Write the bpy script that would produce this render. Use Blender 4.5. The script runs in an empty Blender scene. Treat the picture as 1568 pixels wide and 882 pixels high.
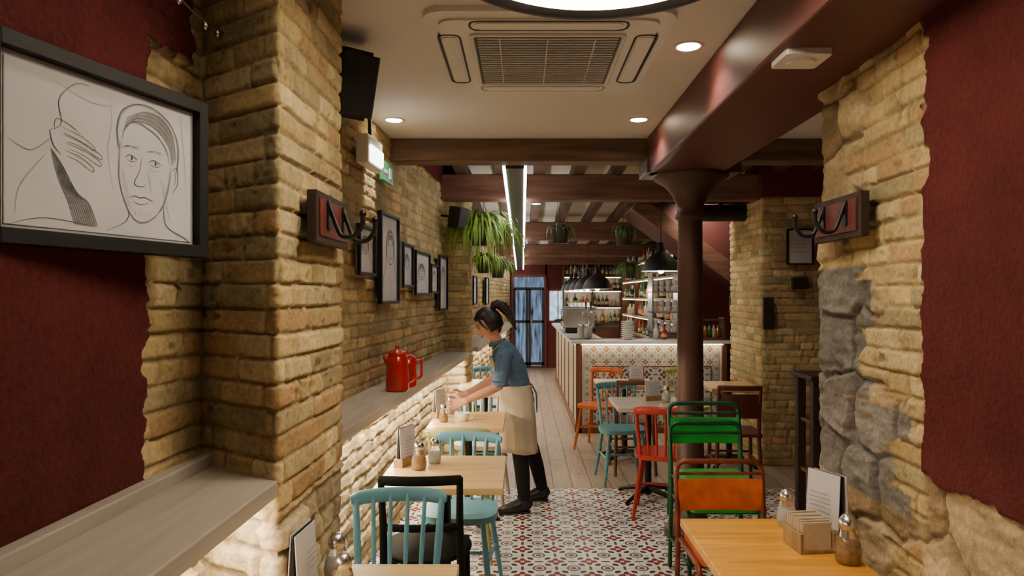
import bpy, math, random
import numpy as np
from mathutils import Vector, Matrix
random.seed(3)
sc=bpy.context.scene
COL=sc.collection

# ------------------------------------------------------------ materials
def _nt(name):
    m=bpy.data.materials.new(name); m.use_nodes=True
    nt=m.node_tree; b=nt.nodes['Principled BSDF']
    return m,nt,b
def mat(name,color,rough=.6,metal=0.,var=.25,vs=8.,bump=0.,bs=60.,emis=0.,trans=0.,ecol=None,alpha=1.,stretch=None,spec=None,coat=0.):
    m,nt,b=_nt(name); N=nt.nodes; L=nt.links
    tc=N.new('ShaderNodeTexCoord'); mp=N.new('ShaderNodeMapping'); L.new(tc.outputs['Object'],mp.inputs[0])
    if stretch: mp.inputs['Scale'].default_value=stretch
    if var>0:
        n=N.new('ShaderNodeTexNoise'); n.inputs['Scale'].default_value=vs; n.inputs['Detail'].default_value=5; L.new(mp.outputs[0],n.inputs[0])
        r=N.new('ShaderNodeMapRange'); r.inputs[1].default_value=.3; r.inputs[2].default_value=.7
        r.inputs[3].default_value=1-var; r.inputs[4].default_value=1+var*.5; L.new(n.outputs[0],r.inputs[0])
        v=N.new('ShaderNodeVectorMath'); v.operation='SCALE'; v.inputs[0].default_value=color[:3]; L.new(r.outputs[0],v.inputs['Scale'])
        L.new(v.outputs[0],b.inputs['Base Color'])
        if emis>0: 
            v2=N.new('ShaderNodeVectorMath'); v2.operation='SCALE'; v2.inputs[0].default_value=(ecol or color)[:3]; L.new(r.outputs[0],v2.inputs['Scale']); L.new(v2.outputs[0],b.inputs['Emission Color'])
    else: b.inputs['Base Color'].default_value=(*color[:3],1)
    b.inputs['Roughness'].default_value=rough; b.inputs['Metallic'].default_value=metal
    if spec is not None: b.inputs['Specular IOR Level'].default_value=spec
    if bump>0:
        n2=N.new('ShaderNodeTexNoise'); n2.inputs['Scale'].default_value=bs; n2.inputs['Detail'].default_value=6; L.new(mp.outputs[0],n2.inputs[0])
        bp=N.new('ShaderNodeBump'); bp.inputs['Strength'].default_value=bump; bp.inputs['Distance'].default_value=.01
        L.new(n2.outputs[0],bp.inputs['Height']); L.new(bp.outputs[0],b.inputs['Normal'])
    if emis>0:
        if var<=0: b.inputs['Emission Color'].default_value=(*(ecol or color)[:3],1)
        b.inputs['Emission Strength'].default_value=emis
    if trans>0: b.inputs['Transmission Weight'].default_value=trans
    if coat>0: b.inputs['Coat Weight'].default_value=coat
    return m
def wood(name,c,axis=1,rough=.45,dark=.55,scale=1.,bump=.15):
    st=[14*scale]*3; st[axis]=1.2*scale
    m,nt,b=_nt(name); N=nt.nodes; L=nt.links
    tc=N.new('ShaderNodeTexCoord'); mp=N.new('ShaderNodeMapping'); mp.inputs['Scale'].default_value=st; L.new(tc.outputs['Object'],mp.inputs[0])
    n=N.new('ShaderNodeTexNoise'); n.inputs['Scale'].default_value=2.2; n.inputs['Detail'].default_value=7; n.inputs['Distortion'].default_value=.8; L.new(mp.outputs[0],n.inputs[0])
    r=N.new('ShaderNodeValToRGB'); r.color_ramp.elements[0].position=.3; r.color_ramp.elements[1].position=.68
    r.color_ramp.elements[0].color=(c[0]*dark,c[1]*dark,c[2]*dark,1); r.color_ramp.elements[1].color=(*c,1)
    L.new(n.outputs[0],r.inputs[0]); L.new(r.outputs[0],b.inputs['Base Color'])
    b.inputs['Roughness'].default_value=rough
    bp=N.new('ShaderNodeBump'); bp.inputs['Strength'].default_value=bump; bp.inputs['Distance'].default_value=.005
    L.new(n.outputs[0],bp.inputs['Height']); L.new(bp.outputs[0],b.inputs['Normal'])
    return m
class G:
    """tiny expression helper for math nodes"""
    def __init__(s,nt): s.nt=nt
    def m(s,op,a,b=None,c=None):
        n=s.nt.nodes.new('ShaderNodeMath'); n.operation=op
        for i,x in enumerate((a,b,c)):
            if x is None: continue
            if isinstance(x,(int,float)): n.inputs[i].default_value=x
            else: s.nt.links.new(x,n.inputs[i])
        return n.outputs[0]
    def mix(s,f,a,b):
        n=s.nt.nodes.new('ShaderNodeMix'); n.data_type='RGBA'
        s.nt.links.new(f,n.inputs[0])
        for i,x in ((6,a),(7,b)):
            if isinstance(x,tuple): n.inputs[i].default_value=(*x,1)
            else: s.nt.links.new(x,n.inputs[i])
        return n.outputs[2]
def tile_mat(name,T,ax=(0,1),base=(.62,.60,.54),red=(.17,.03,.022),grey=(.10,.105,.10),rough=.35,off=(0,0),rw=.11,sr=.38):
    m,nt,b=_nt(name); g=G(nt); N=nt.nodes; L=nt.links
    tc=N.new('ShaderNodeTexCoord'); sp=N.new('ShaderNodeSeparateXYZ'); L.new(tc.outputs['Object'],sp.inputs[0])
    def loc(i,o):
        a=g.m('ADD',g.m('DIVIDE',sp.outputs[i],T),50.0+o)
        return g.m('SUBTRACT',g.m('MULTIPLY',g.m('FRACT',a),2.),1.)
    x=loc(ax[0],off[0]); y=loc(ax[1],off[1])
    r=g.m('SQRT',g.m('ADD',g.m('MULTIPLY',x,x),g.m('MULTIPLY',y,y)))
    th=g.m('ARCTAN2',y,x)
    c4=g.m('COSINE',g.m('MULTIPLY',th,4.))
    axx=g.m('SUBTRACT',1.,g.m('ABSOLUTE',x)); ayy=g.m('SUBTRACT',1.,g.m('ABSOLUTE',y))
    rc=g.m('SQRT',g.m('ADD',g.m('MULTIPLY',axx,axx),g.m('MULTIPLY',ayy,ayy)))
    star=g.m('LESS_THAN',r,g.m('ADD',sr,g.m('MULTIPLY',c4,.12)))
    dot=g.m('LESS_THAN',r,g.m('ADD',.12,g.m('MULTIPLY',c4,-.05)))
    ring=g.m('LESS_THAN',g.m('ABSOLUTE',g.m('SUBTRACT',r,.68)),g.m('ADD',.0,g.m('MULTIPLY',c4,-rw)))
    cor=g.m('LESS_THAN',rc,.40); cor2=g.m('LESS_THAN',rc,.29); cor3=g.m('LESS_THAN',rc,.18)
    mid=g.m('MULTIPLY',g.m('LESS_THAN',g.m('ABSOLUTE',x),.08),g.m('GREATER_THAN',g.m('ABSOLUTE',y),.74))
    mid2=g.m('MULTIPLY',g.m('LESS_THAN',g.m('ABSOLUTE',y),.08),g.m('GREATER_THAN',g.m('ABSOLUTE',x),.74))
    ed=g.m('LESS_THAN',g.m('MINIMUM',axx,ayy),.014)
    c=g.mix(star,base,red); c=g.mix(dot,c,base); c=g.mix(ring,c,grey)
    c=g.mix(cor,c,grey); c=g.mix(cor2,c,base); c=g.mix(cor3,c,red)
    c=g.mix(g.m('MAXIMUM',mid,mid2),c,grey); c=g.mix(ed,c,(.25,.23,.2))
    n=N.new('ShaderNodeTexNoise'); n.inputs['Scale'].default_value=3; L.new(tc.outputs['Object'],n.inputs[0])
    v=N.new('ShaderNodeVectorMath'); v.operation='SCALE'; L.new(c,v.inputs[0]); L.new(g.m('ADD',.65,g.m('MULTIPLY',n.outputs[0],.7)),v.inputs['Scale'])
    L.new(v.outputs[0],b.inputs['Base Color']); b.inputs['Roughness'].default_value=rough
    return m
def plank_mat(name):
    m,nt,b=_nt(name); N=nt.nodes; L=nt.links
    tc=N.new('ShaderNodeTexCoord'); mp=N.new('ShaderNodeMapping'); mp.inputs['Rotation'].default_value=(0,0,math.pi/2); L.new(tc.outputs['Object'],mp.inputs[0])
    br=N.new('ShaderNodeTexBrick'); L.new(mp.outputs[0],br.inputs[0])
    br.inputs['Color1'].default_value=(.43,.34,.26,1); br.inputs['Color2'].default_value=(.33,.26,.20,1); br.inputs['Mortar'].default_value=(.12,.09,.065,1)
    br.inputs['Scale'].default_value=1; br.inputs['Mortar Size'].default_value=.004; br.inputs['Brick Width'].default_value=1.1; br.inputs['Row Height'].default_value=.16
    mp2=N.new('ShaderNodeMapping'); mp2.inputs['Scale'].default_value=(22,1.5,1); L.new(tc.outputs['Object'],mp2.inputs[0])
    n=N.new('ShaderNodeTexNoise'); n.inputs['Scale'].default_value=2; n.inputs['Detail'].default_value=6; L.new(mp2.outputs[0],n.inputs[0])
    g=G(nt); v=N.new('ShaderNodeVectorMath'); v.operation='SCALE'; L.new(br.outputs[0],v.inputs[0]); L.new(g.m('ADD',.6,g.m('MULTIPLY',n.outputs[0],.8)),v.inputs['Scale'])
    L.new(v.outputs[0],b.inputs['Base Color']); b.inputs['Roughness'].default_value=.38
    return m
def attr_mat(name):
    m,nt,b=_nt(name); N=nt.nodes; L=nt.links
    a=N.new('ShaderNodeAttribute'); a.attribute_name='Col'
    tc=N.new('ShaderNodeTexCoord'); n=N.new('ShaderNodeTexNoise'); n.inputs['Scale'].default_value=60; n.inputs['Detail'].default_value=8; L.new(tc.outputs['Object'],n.inputs[0])
    n3=N.new('ShaderNodeTexNoise'); n3.inputs['Scale'].default_value=9; n3.inputs['Detail'].default_value=5; L.new(tc.outputs['Object'],n3.inputs[0])
    n4=N.new('ShaderNodeTexVoronoi'); n4.inputs['Scale'].default_value=55; L.new(tc.outputs['Object'],n4.inputs[0])
    g=G(nt); v=N.new('ShaderNodeVectorMath'); v.operation='SCALE'; L.new(a.outputs['Color'],v.inputs[0])
    L.new(g.m('ADD',.18,g.m('ADD',g.m('MULTIPLY',n.outputs[0],.9),g.m('MULTIPLY',n3.outputs[0],.75))),v.inputs['Scale'])
    L.new(v.outputs[0],b.inputs['Base Color']); b.inputs['Roughness'].default_value=.95; b.inputs['Specular IOR Level'].default_value=.25
    bp=N.new('ShaderNodeBump'); bp.inputs['Strength'].default_value=.65; bp.inputs['Distance'].default_value=.007
    L.new(g.m('ADD',n.outputs[0],g.m('MULTIPLY',g.m('MINIMUM',n4.outputs[0],.3),.8)),bp.inputs['Height']); L.new(bp.outputs[0],b.inputs['Normal'])
    return m

M=dict(
 ceil=mat('ceiling_paint',(.78,.75,.70),.8,var=.05,vs=1.5),
 white=mat('white_plastic',(.78,.76,.72),.4,var=.03),
 offw=mat('plaster_white',(.66,.63,.57),.85,var=.15,vs=3),
 red=mat('red_plaster',(.13,.019,.016),.75,var=.25,vs=3,bump=.25,bs=25),
 redg=mat('red_gloss',(.125,.036,.031),.48,var=.12,vs=2),
 beam=wood('beam_wood',(.24,.14,.08),0,.6,.35,.5,.5),
 beamr=wood('beam_red_wood',(.25,.115,.07),0,.55,.45,.5,.3),
 joist=wood('joist_wood',(.13,.065,.038),1,.65,.4,.5,.4),
 iron=mat('cast_iron_brown',(.095,.044,.030),.42,.2,var=.2,vs=6,bump=.08,bs=40),
 black=mat('black_paint',(.012,.011,.011),.5,var=.1),
 blackc=mat('chair_black',(.010,.009,.009),.8,var=.1,spec=.15),
 frame=mat('frame_black',(.007,.007,.008),.6,var=.1,spec=.3),
 blackm=mat('black_metal',(.02,.018,.017),.4,.5,var=.1),
 dark=mat('dark_grey',(.02,.02,.02),.7),
 shelf=wood('grey_wood',(.46,.41,.34),1,.55,.74,.6,.12),
 oak=wood('table_oak',(.74,.49,.20),0,.33,.70,.8,.08),
 pine=wood('table_pine',(.92,.42,.04),0,.28,.62,.8,.08),
 pale=wood('table_pale',(.56,.46,.37),0,.35,.8,.8,.08),
 leg=wood('leg_wood',(.40,.24,.10),2,.45),
 blue=mat('chair_blue',(.12,.32,.42),.4,var=.15),
 teal=mat('chair_teal',(.10,.30,.33),.4,var=.15),
 olive=mat('chair_olive',(.40,.38,.11),.45,var=.15),
 redc=mat('chair_red',(.46,.03,.02),.35,var=.12),
 redd=mat('door_frame_red',(.16,.02,.018),.5,var=.12),
 orange=mat('chair_orange',(.62,.13,.02),.35,var=.3,vs=14),
 rust=mat('worn_tube',(.24,.05,.02),.35,.3,var=.5,vs=18),
 green=mat('chair_green',(.02,.36,.05),.3,var=.25,vs=9),
 dgreen=mat('tube_green',(.008,.08,.03),.35,.2,var=.4,vs=14),
 brown=wood('chair_brown',(.18,.07,.035),2,.45),
 dred=wood('chair_darkred',(.14,.026,.018),2,.5),
 glass=mat('glass',(.95,.97,.97),.05,var=0,trans=.95),
 salt=mat('salt',(.8,.78,.72),.8),
 oil=mat('chilli_flakes',(.50,.26,.06),.7,var=.4,vs=60),
 steel=mat('steel',(.62,.60,.57),.25,.95,var=.08),
 paper=mat('paper',(.62,.61,.64),.7,var=.12,vs=5),
 paperg=mat('paper_edge',(.46,.45,.46),.7,var=.1,vs=5),
 ink=mat('pencil',(.12,.12,.13),.8,var=.4,vs=60),
 inkl=mat('pencil_light',(.36,.36,.37),.8,var=.3,vs=60),
 napkin=mat('napkin_paper',(.55,.44,.30),.8,var=.12,vs=40),
 thermos=mat('enamel_red',(.55,.012,.01),.22,var=.05,coat=.5),
 plant=mat('leaf_green',(.30,.48,.08),.5,var=.4,vs=20),
 plant2=mat('leaf_dark',(.14,.28,.05),.5,var=.4,vs=20),
 zinc=mat('zinc_pot',(.07,.07,.07),.45,.5),
 led=mat('led_emitter',(1,.93,.80),.5,var=0,emis=18,ecol=(1,.95,.88)),
 ledw=mat('led_warm',(1,.85,.6),.5,var=0,emis=7,ecol=(1,.82,.55)),
 ledl=mat('led_cabinet',(1,.85,.6),.5,var=0,emis=11,ecol=(1,.84,.62)),
 lampw=mat('lamp_diffuser',(1,.95,.85),.5,var=0,emis=8,ecol=(1,.92,.80)),
 lampr=mat('ring_diffuser',(1,.95,.85),.5,var=0,emis=3.2,ecol=(1,.94,.85)),
 bluegl=mat('dusk_glass',(.02,.03,.05),.1,var=1.0,vs=1.6,emis=.65,ecol=(.26,.38,.58),stretch=(11,1,1.3)),
 bluefr=mat('door_frame_blue',(.012,.016,.04),.4,var=.2),
 street=mat('street_glow',(.4,.6,.8),.2,var=.6,emis=1.3,ecol=(.55,.75,1.0)),
 skin=mat('skin',(.64,.34,.23),.5,var=.06,vs=10),
 lip=mat('lips',(.45,.12,.10),.45,var=0),
 hair=mat('hair_dark',(.016,.009,.007),.42,var=.4,vs=12,stretch=(6,6,1)),
 denim=mat('denim_shirt',(.09,.165,.27),.85,var=.25,vs=25,bump=.25,bs=90),
 apron=mat('apron_linen',(.50,.42,.30),.85,var=.12,vs=14,bump=.3,bs=120),
 pants=mat('black_trousers',(.012,.012,.014),.8,var=.2,bump=.2,bs=30,spec=.2),
 shoe=mat('shoe_black',(.012,.011,.012),.4,var=.1),
 eyew=mat('eye_white',(.75,.72,.7),.3,var=0),
 signr=mat('sign_red',(.5,.03,.03),.5),
 signg=mat('exit_green',(.05,.24,.12),.4,var=0,emis=.03,ecol=(.1,.8,.3)),
 bottleg=mat('bottle_green',(.03,.13,.04),.12,var=.1),
 bottleb=mat('bottle_amber',(.28,.11,.02),.12,var=.1),
 bottlec=mat('bottle_clear',(.50,.50,.46),.1,var=.1),
 label=mat('labels',(.6,.5,.3),.6,var=.5,vs=30),
 ccream=mat('counter_marble',(.72,.70,.66),.25,var=.08),
 cside=mat('counter_side',(.42,.37,.31),.4,var=.15,vs=3),
 border=tile_mat('border_tile',.15,(0,2),(.52,.48,.40),(.26,.12,.06),(.22,.25,.27)),
 btile=tile_mat('bar_tile',.2,(0,2),(.48,.47,.44),(.16,.04,.03),(.085,.10,.12),off=(.3,.1),rw=.16),
 ftile=tile_mat('floor_cement_tile',.2,(0,1),base=(.76,.74,.70),red=(.20,.022,.016),grey=(.035,.037,.037),rw=.16,sr=.40),
 ffloor=plank_mat('floor_planks'),
 brick=attr_mat('brick_masonry'),
 greenw=mat('dark_wood_panel',(.045,.027,.018),.6,var=.3,vs=6,stretch=(8,8,1),spec=.25),
)

# ------------------------------------------------------------ mesh builder
def vec(p): return np.array(p,dtype=float)
class MB:
    def __init__(s): s.v=[]; s.f=[]; s.mi=[]; s.sm=[]; s.mats=[]
    def _m(s,m):
        if m not in s.mats: s.mats.append(m)
        return s.mats.index(m)
    def add(s,vs,fs,m,smooth=False,T=None):
        o=len(s.v); k=s._m(M[m])
        for p in vs:
            if T is not None: p=tuple(T@Vector(p))
            s.v.append((float(p[0]),float(p[1]),float(p[2])))
        for f in fs:
            s.f.append([i+o for i in f]); s.mi.append(k); s.sm.append(smooth)
    def box(s,c,d,m,rz=0,R=None):
        hx,hy,hz=d[0]/2,d[1]/2,d[2]/2
        vs=[(x,y,z) for z in(-hz,hz) for y in(-hy,hy) for x in(-hx,hx)]
        fs=[(0,2,3,1),(4,5,7,6),(0,1,5,4),(2,6,7,3),(0,4,6,2),(1,3,7,5)]
        T=Matrix.Translation(c)@(R.to_4x4() if R is not None else Matrix.Rotation(rz,4,'Z'))
        s.add(vs,fs,m,False,T)
    def prism(s,poly,z0,z1,m,T=None,smooth=False):
        n=len(poly); vs=[(x,y,z0) for x,y in poly]+[(x,y,z1) for x,y in poly]
        s.add(vs,[tuple(range(n))[::-1],tuple(range(n,2*n))],m,False,T)
        s.add(vs,[(i,(i+1)%n,n+(i+1)%n,n+i) for i in range(n)],m,smooth,T)
    def tube(s,pts,r,m,seg=10,closed=False,ref=None,T=None):
        P=[vec(p) for p in pts]; n=len(P)
        if not hasattr(r,'__len__'): r=[r]*n
        R=[(x if hasattr(x,'__len__') else (x,x)) for x in r]
        tang=[]
        for i in range(n):
            a=P[(i-1)%n] if closed or i>0 else P[i]; b=P[(i+1)%n] if closed or i<n-1 else P[i]
            t=b-a; tang.append(t/(np.linalg.norm(t)+1e-12))
        u=None; vs=[]
        for i in range(n):
            t=tang[i]
            if ref is not None: u0=vec(ref)
            elif u is None:
                u0=vec((0,0,1)) if abs(t[2])<.9 else vec((1,0,0))
            else: u0=u
            u=u0-np.dot(u0,t)*t; u/=np.linalg.norm(u)+1e-12; w=np.cross(t,u)
            for k in range(seg):
                a=2*math.pi*k/seg
                vs.append(P[i]+u*R[i][0]*math.cos(a)+w*R[i][1]*math.sin(a))
        fs=[]
        for i in range(n if closed else n-1):
            j=(i+1)%n
            for k in range(seg):
                k2=(k+1)%seg; fs.append((i*seg+k,i*seg+k2,j*seg+k2,j*seg+k))
        s.add(vs,fs,m,True,T)
        if not closed:
            s.add(vs[:seg],[tuple(range(seg))[::-1]],m,False,T); s.add(vs[-seg:],[tuple(range(seg))],m,False,T)
    def lathe(s,prof,c,m,seg=24,T=None,sx=1,sy=1,caps=True):
        vs=[];n=len(prof)
        for r,z in prof:
            for k in range(seg):
                a=2*math.pi*k/seg; vs.append((c[0]+r*sx*math.cos(a),c[1]+r*sy*math.sin(a),c[2]+z))
        fs=[(i*seg+k,i*seg+(k+1)%seg,(i+1)*seg+(k+1)%seg,(i+1)*seg+k) for i in range(n-1) for k in range(seg)]
        s.add(vs,fs,m,True,T)
        if caps and prof[0][0]>1e-4: s.add(vs[:seg],[tuple(range(seg))[::-1]],m,False,T)
        if caps and prof[-1][0]>1e-4: s.add(vs[-seg:],[tuple(range(seg))],m,False,T)
    def ell(s,c,r,m,seg=20,rings=12,T=None,fn=None):
        vs=[]
        for i in range(rings+1):
            ph=-math.pi/2+math.pi*i/rings
            for k in range(seg):
                a=2*math.pi*k/seg; d=(math.cos(ph)*math.cos(a),math.cos(ph)*math.sin(a),math.sin(ph))
                p=(r[0]*d[0],r[1]*d[1],r[2]*d[2])
                if fn: p=fn(p,d)
                vs.append((c[0]+p[0],c[1]+p[1],c[2]+p[2]))
        fs=[(i*seg+k,i*seg+(k+1)%seg,(i+1)*seg+(k+1)%seg,(i+1)*seg+k) for i in range(rings) for k in range(seg)]
        s.add(vs,fs,m,True,T)
    def ribbon(s,pts,w,y,m,T=None):
        """flat stroke in the local xz plane at depth y"""
        vs=[];n=len(pts)
        for i in range(n):
            a=vec(pts[max(i-1,0)]); b=vec(pts[min(i+1,n-1)]); t=b-a; t/=np.linalg.norm(t)+1e-9
            ww=w*(.5+.5*math.sin(math.pi*(i+.5)/n))
            px,pz=pts[i]; vs+=[(px-t[1]*ww/2,y,pz+t[0]*ww/2),(px+t[1]*ww/2,y,pz-t[0]*ww/2)]
        s.add(vs,[(2*i,2*i+1,2*i+3,2*i+2) for i in range(n-1)],m,False,T)
    def obj(s,name,loc=(0,0,0),rz=0,parent=None,bevel=0,rot=None):
        me=bpy.data.meshes.new(name); me.from_pydata(s.v,[],s.f)
        for m in s.mats: me.materials.append(m)
        me.polygons.foreach_set('material_index',s.mi); me.polygons.foreach_set('use_smooth',s.sm); me.update()
        ob=bpy.data.objects.new(name,me); COL.objects.link(ob); ob.location=loc
        ob.rotation_euler=rot if rot else (0,0,rz)
        if parent: ob.parent=parent
        if bevel:
            b=ob.modifiers.new('bev','BEVEL'); b.width=bevel; b.segments=2; b.limit_method='ANGLE'; b.angle_limit=math.radians(50); b.harden_normals=False
        return ob
def rpath(pts,r=.04,n=5,closed=False):
    P=[vec(p) for p in pts]; out=[]
    N=len(P)
    for i in range(N):
        if not closed and i in(0,N-1): out.append(P[i]); continue
        a=P[(i-1)%N]-P[i]; b=P[(i+1)%N]-P[i]; la=np.linalg.norm(a); lb=np.linalg.norm(b)
        rr=min(r,la*.45,lb*.45); A=P[i]+a/la*rr; B=P[i]+b/lb*rr
        for k in range(n+1):
            t=k/n; out.append((1-t)**2*A+2*t*(1-t)*P[i]+t*t*B)
    return out
def rrect(w,d,r,n=4,cx=0,cy=0):
    return [(p[0],p[1]) for p in rpath([(cx-w/2,cy-d/2,0),(cx+w/2,cy-d/2,0),(cx+w/2,cy+d/2,0),(cx-w/2,cy+d/2,0)],r,n,True)]
def simple_box(name,c,d,m,bevel=0):
    b=MB(); b.box((0,0,0),d,m); return b.obj(name,c,bevel=bevel)

# ------------------------------------------------------------ masonry heightfields
def hsh(ix,iy,seed):
    ix=ix.astype(np.int64); iy=iy.astype(np.int64) if hasattr(iy,'astype') else np.int64(iy)
    n=(ix*374761393+iy*668265263+seed*982451653)&0xffffffff
    n=((n^(n>>13))*1274126177)&0xffffffff
    return ((n^(n>>16))&0xffff)/65535.
def vnoise(x,y,seed):
    xi=np.floor(x); yi=np.floor(y); fx=x-xi; fy=y-yi; fx=fx*fx*(3-2*fx); fy=fy*fy*(3-2*fy)
    a=hsh(xi,yi,seed);b=hsh(xi+1,yi,seed);c=hsh(xi,yi+1,seed);d=hsh(xi+1,yi+1,seed)
    return a*(1-fx)*(1-fy)+b*fx*(1-fy)+c*(1-fx)*fy+d*fx*fy
def fbm(x,y,seed,o=4):
    s=0;a=.5
    for i in range(o): s=s+a*(vnoise(x,y,seed+i)-.5); x=x*2.03;y=y*2.03;a*=.5
    return s
def sstep(a,b,x):
    t=np.clip((x-a)/(b-a),0,1); return t*t*(3-2*t)
def bricks(s,z,rh,ln,seed,mort=.0035,soft=.005,dist=.007,er=.0030):
    z2=z+dist*2*fbm(s*1.8,z*1.8,seed+11)+dist*.5*fbm(s*16,z*16,seed+12)
    row=np.floor(z2/rh); fz=z2/rh-row
    s1=s+dist*1.2*fbm(s*6,z*10,seed+13)
    L=ln*(.80+.45*hsh(row,row*0+3,seed)); s2=s1+hsh(row,row*0+7,seed)*ln*3
    c=np.floor(s2/L); fs=s2/L-c
    hd=(hsh(c,row,seed+6)<.28); fs2=np.where(hd,(fs*2)%1.,fs); sub=np.where(hd,np.floor(fs*2),0); LL=np.where(hd,L/2,L)
    cid=c*2+sub
    dz=np.minimum(fz,1-fz)*rh; ds=np.minimum(fs2,1-fs2)*LL
    K=450.
    d=-np.log(np.exp(-dz*K)+np.exp(-ds*K))/K
    mt=mort*(.5+1.1*vnoise(s*6,z*6,seed+22))
    m=sstep(mt,mt+soft,d+er*2*fbm(s*28,z*28,seed+20))
    return m,hsh(cid,row,seed+1),hsh(cid,row,seed+2),hsh(cid,row,seed+4)
def rubble(s,z,cw,ch,seed,soft=.014,gap=.004,dist=.02):
    s=s+dist*2*fbm(s*7,z*7,seed+61); z=z+dist*1.2*fbm(s*8+9,z*8,seed+62)
    u=s/cw; v=z/ch; iu=np.floor(u); iv=np.floor(v)
    F1=np.full(u.shape,9.); F2=np.full(u.shape,9.); idu=np.zeros(u.shape); idv=np.zeros(u.shape)
    for du in (-1,0,1):
        for dv in (-1,0,1):
            cx=iu+du; cy=iv+dv
            px=cx+.5+(hsh(cx,cy,seed)-.5)*.6+.25*(np.mod(cy,2)); py=cy+.5+(hsh(cx,cy,seed+1)-.5)*.4
            dx=np.abs(u-px)*cw; dy=np.abs(v-py)*ch*1.3; d=(dx**4+dy**4)**(1/4.)
            n1=d<F1; F2=np.where(n1,F1,np.minimum(F2,d)); F1=np.where(n1,d,F1); idu=np.where(n1,cx,idu); idv=np.where(n1,cy,idv)
    e=(F2-F1)/2
    m=sstep(gap,gap+soft,e)
    return m,hsh(idu,idv,seed+2),hsh(idu,idv,seed+3),hsh(idu,idv,seed+4)
def masonry(name,path,steps,z0,z1,dz,seed,red=None,rub=None,stone=None,depth=.010,rh=.068,ln=.25,tint=1.):
    pts=[]
    for (a,b),ds in zip(zip(path[:-1],path[1:]),steps):
        a=vec(a);b=vec(b);n=max(2,int(np.linalg.norm(b-a)/ds))
        for i in range(n): pts.append(a+(b-a)*i/n)
    pts.append(vec(path[-1])); P=np.array(pts)
    Q=P.copy()
    for _ in range(3): Q[1:-1]=(Q[:-2]+2*Q[1:-1]+Q[2:])/4
    t=np.gradient(Q,axis=0); t/=np.linalg.norm(t,axis=1)[:,None]; nr=np.stack([t[:,1],-t[:,0]],1)
    for _ in range(2): nr[1:-1]=(nr[:-2]+2*nr[1:-1]+nr[2:])/4
    S=np.concatenate([[0],np.cumsum(np.linalg.norm(np.diff(P,axis=0),axis=1))])
    Z=np.arange(z0,z1+dz/2,dz); s,z=np.meshgrid(S,Z); X=np.broadcast_to(Q[:,0],s.shape); Y=np.broadcast_to(Q[:,1],s.shape)
    m,i1,i2,i3=bricks(s,z,rh,ln,seed)
    pit=sstep(.14,.28,fbm(s*20,z*26,seed+46,3))
    big=sstep(.20,.30,fbm(s*5,z*7,seed+49,3))
    h=m*depth+(i1-.5)*.007*m+.008*fbm(s*12,z*16,seed+31)*(.3+m)+.012*fbm(s*1.3,z*1.3,seed+40)+.004*fbm(s*45,z*45,seed+44)-.007*pit*m-.006*big
    def C(*c): return np.array(c)
    a=C(.52,.385,.175); b_=C(.45,.29,.135); c_=C(.39,.315,.16); e=C(.58,.46,.24)
    w=i2[...,None]
    col=np.where(w<.45,a,np.where(w<.56,b_,np.where(w<.8,c_,e)))*(.78+.36*i3[...,None])
    mc=C(.38,.285,.145)*(1+.6*fbm(s*8,z*8,seed+47)[...,None]); col=mc+(col-mc)*m[...,None]
    col=col*(1-.3*pit[...,None])*(1+.8*fbm(s*1.7,z*1.7,seed+48)[...,None])
    if rub is not None:
        k=rub(X,Y,z)[...,None]
        m2,j1,j2,j3=bricks(s,z,.082,.23,seed+70,.005,.010,.018,.007)
        h2=m2*.016+(j1-.5)*.020*m2+.022*fbm(s*9,z*12,seed+71)+.014*fbm(s*26,z*26,seed+75)
        h=h*(1-k[...,0])+h2*k[...,0]
        c2=(C(.54,.43,.26)*(.7+.5*j1[...,None]))*(.68+.32*m2[...,None])*(1+.8*fbm(s*9,z*9,seed+77)[...,None]); col=col*(1-k)+c2*k
    if stone is not None:
        k,grey=stone(X,Y,z,s)
        m2,j1,j2,j3=rubble(s,z,.30,.215,seed+90,.016,.003,.032)
        h2=m2*.020+(j1-.5)*.020*m2+.026*fbm(s*6,z*7,seed+91)*(.4+m2)+.018*fbm(s*14,z*34,seed+95)
        h=h*(1-k)+h2*k
        gr=C(.20,.185,.165)*(.8+.4*j3[...,None]); bg=np.where(j2[...,None]<.5,C(.44,.33,.19),C(.34,.24,.13))
        c2=np.where(grey[...,None]>.5,gr,bg)*(.8+.35*j1[...,None])*(.62+.38*m2[...,None])*(1+.9*fbm(s*10,z*18,seed+97)[...,None]); col=col*(1-k[...,None])+c2*k[...,None]
    if red is not None:
        wob=.05*fbm(s*6,z*6,seed+50)+.03*fbm(s*22,z*22,seed+52)
        k=red(X,Y,z,wob*2)
        hr=.024+.006*fbm(s*3,z*3,seed+60)+.001*fbm(s*30,z*30,seed+61)
        h=h*(1-k)+hr*k; col=col*(1-k[...,None])+C(.092,.0145,.0135)*k[...,None]*(1+.5*fbm(s*3,z*3,seed+63)[...,None])
    ny,nx=s.shape
    V=np.stack([X+nr[:,0]*h,Y+nr[:,1]*h,z],-1).reshape(-1,3)
    idx=np.arange(ny*nx).reshape(ny,nx)
    F=np.stack([idx[:-1,:-1],idx[:-1,1:],idx[1:,1:],idx[1:,:-1]],-1).reshape(-1,4)
    me=bpy.data.meshes.new(name); me.vertices.add(len(V)); me.vertices.foreach_set('co',V.ravel())
    me.loops.add(F.size); me.loops.foreach_set('vertex_index',F.ravel().astype(np.int32))
    me.polygons.add(len(F)); me.polygons.foreach_set('loop_start',np.arange(0,F.size,4,dtype=np.int32)); me.polygons.foreach_set('loop_total',np.full(len(F),4,dtype=np.int32))
    me.update(calc_edges=True); me.polygons.foreach_set('use_smooth',[True]*len(F))
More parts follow.
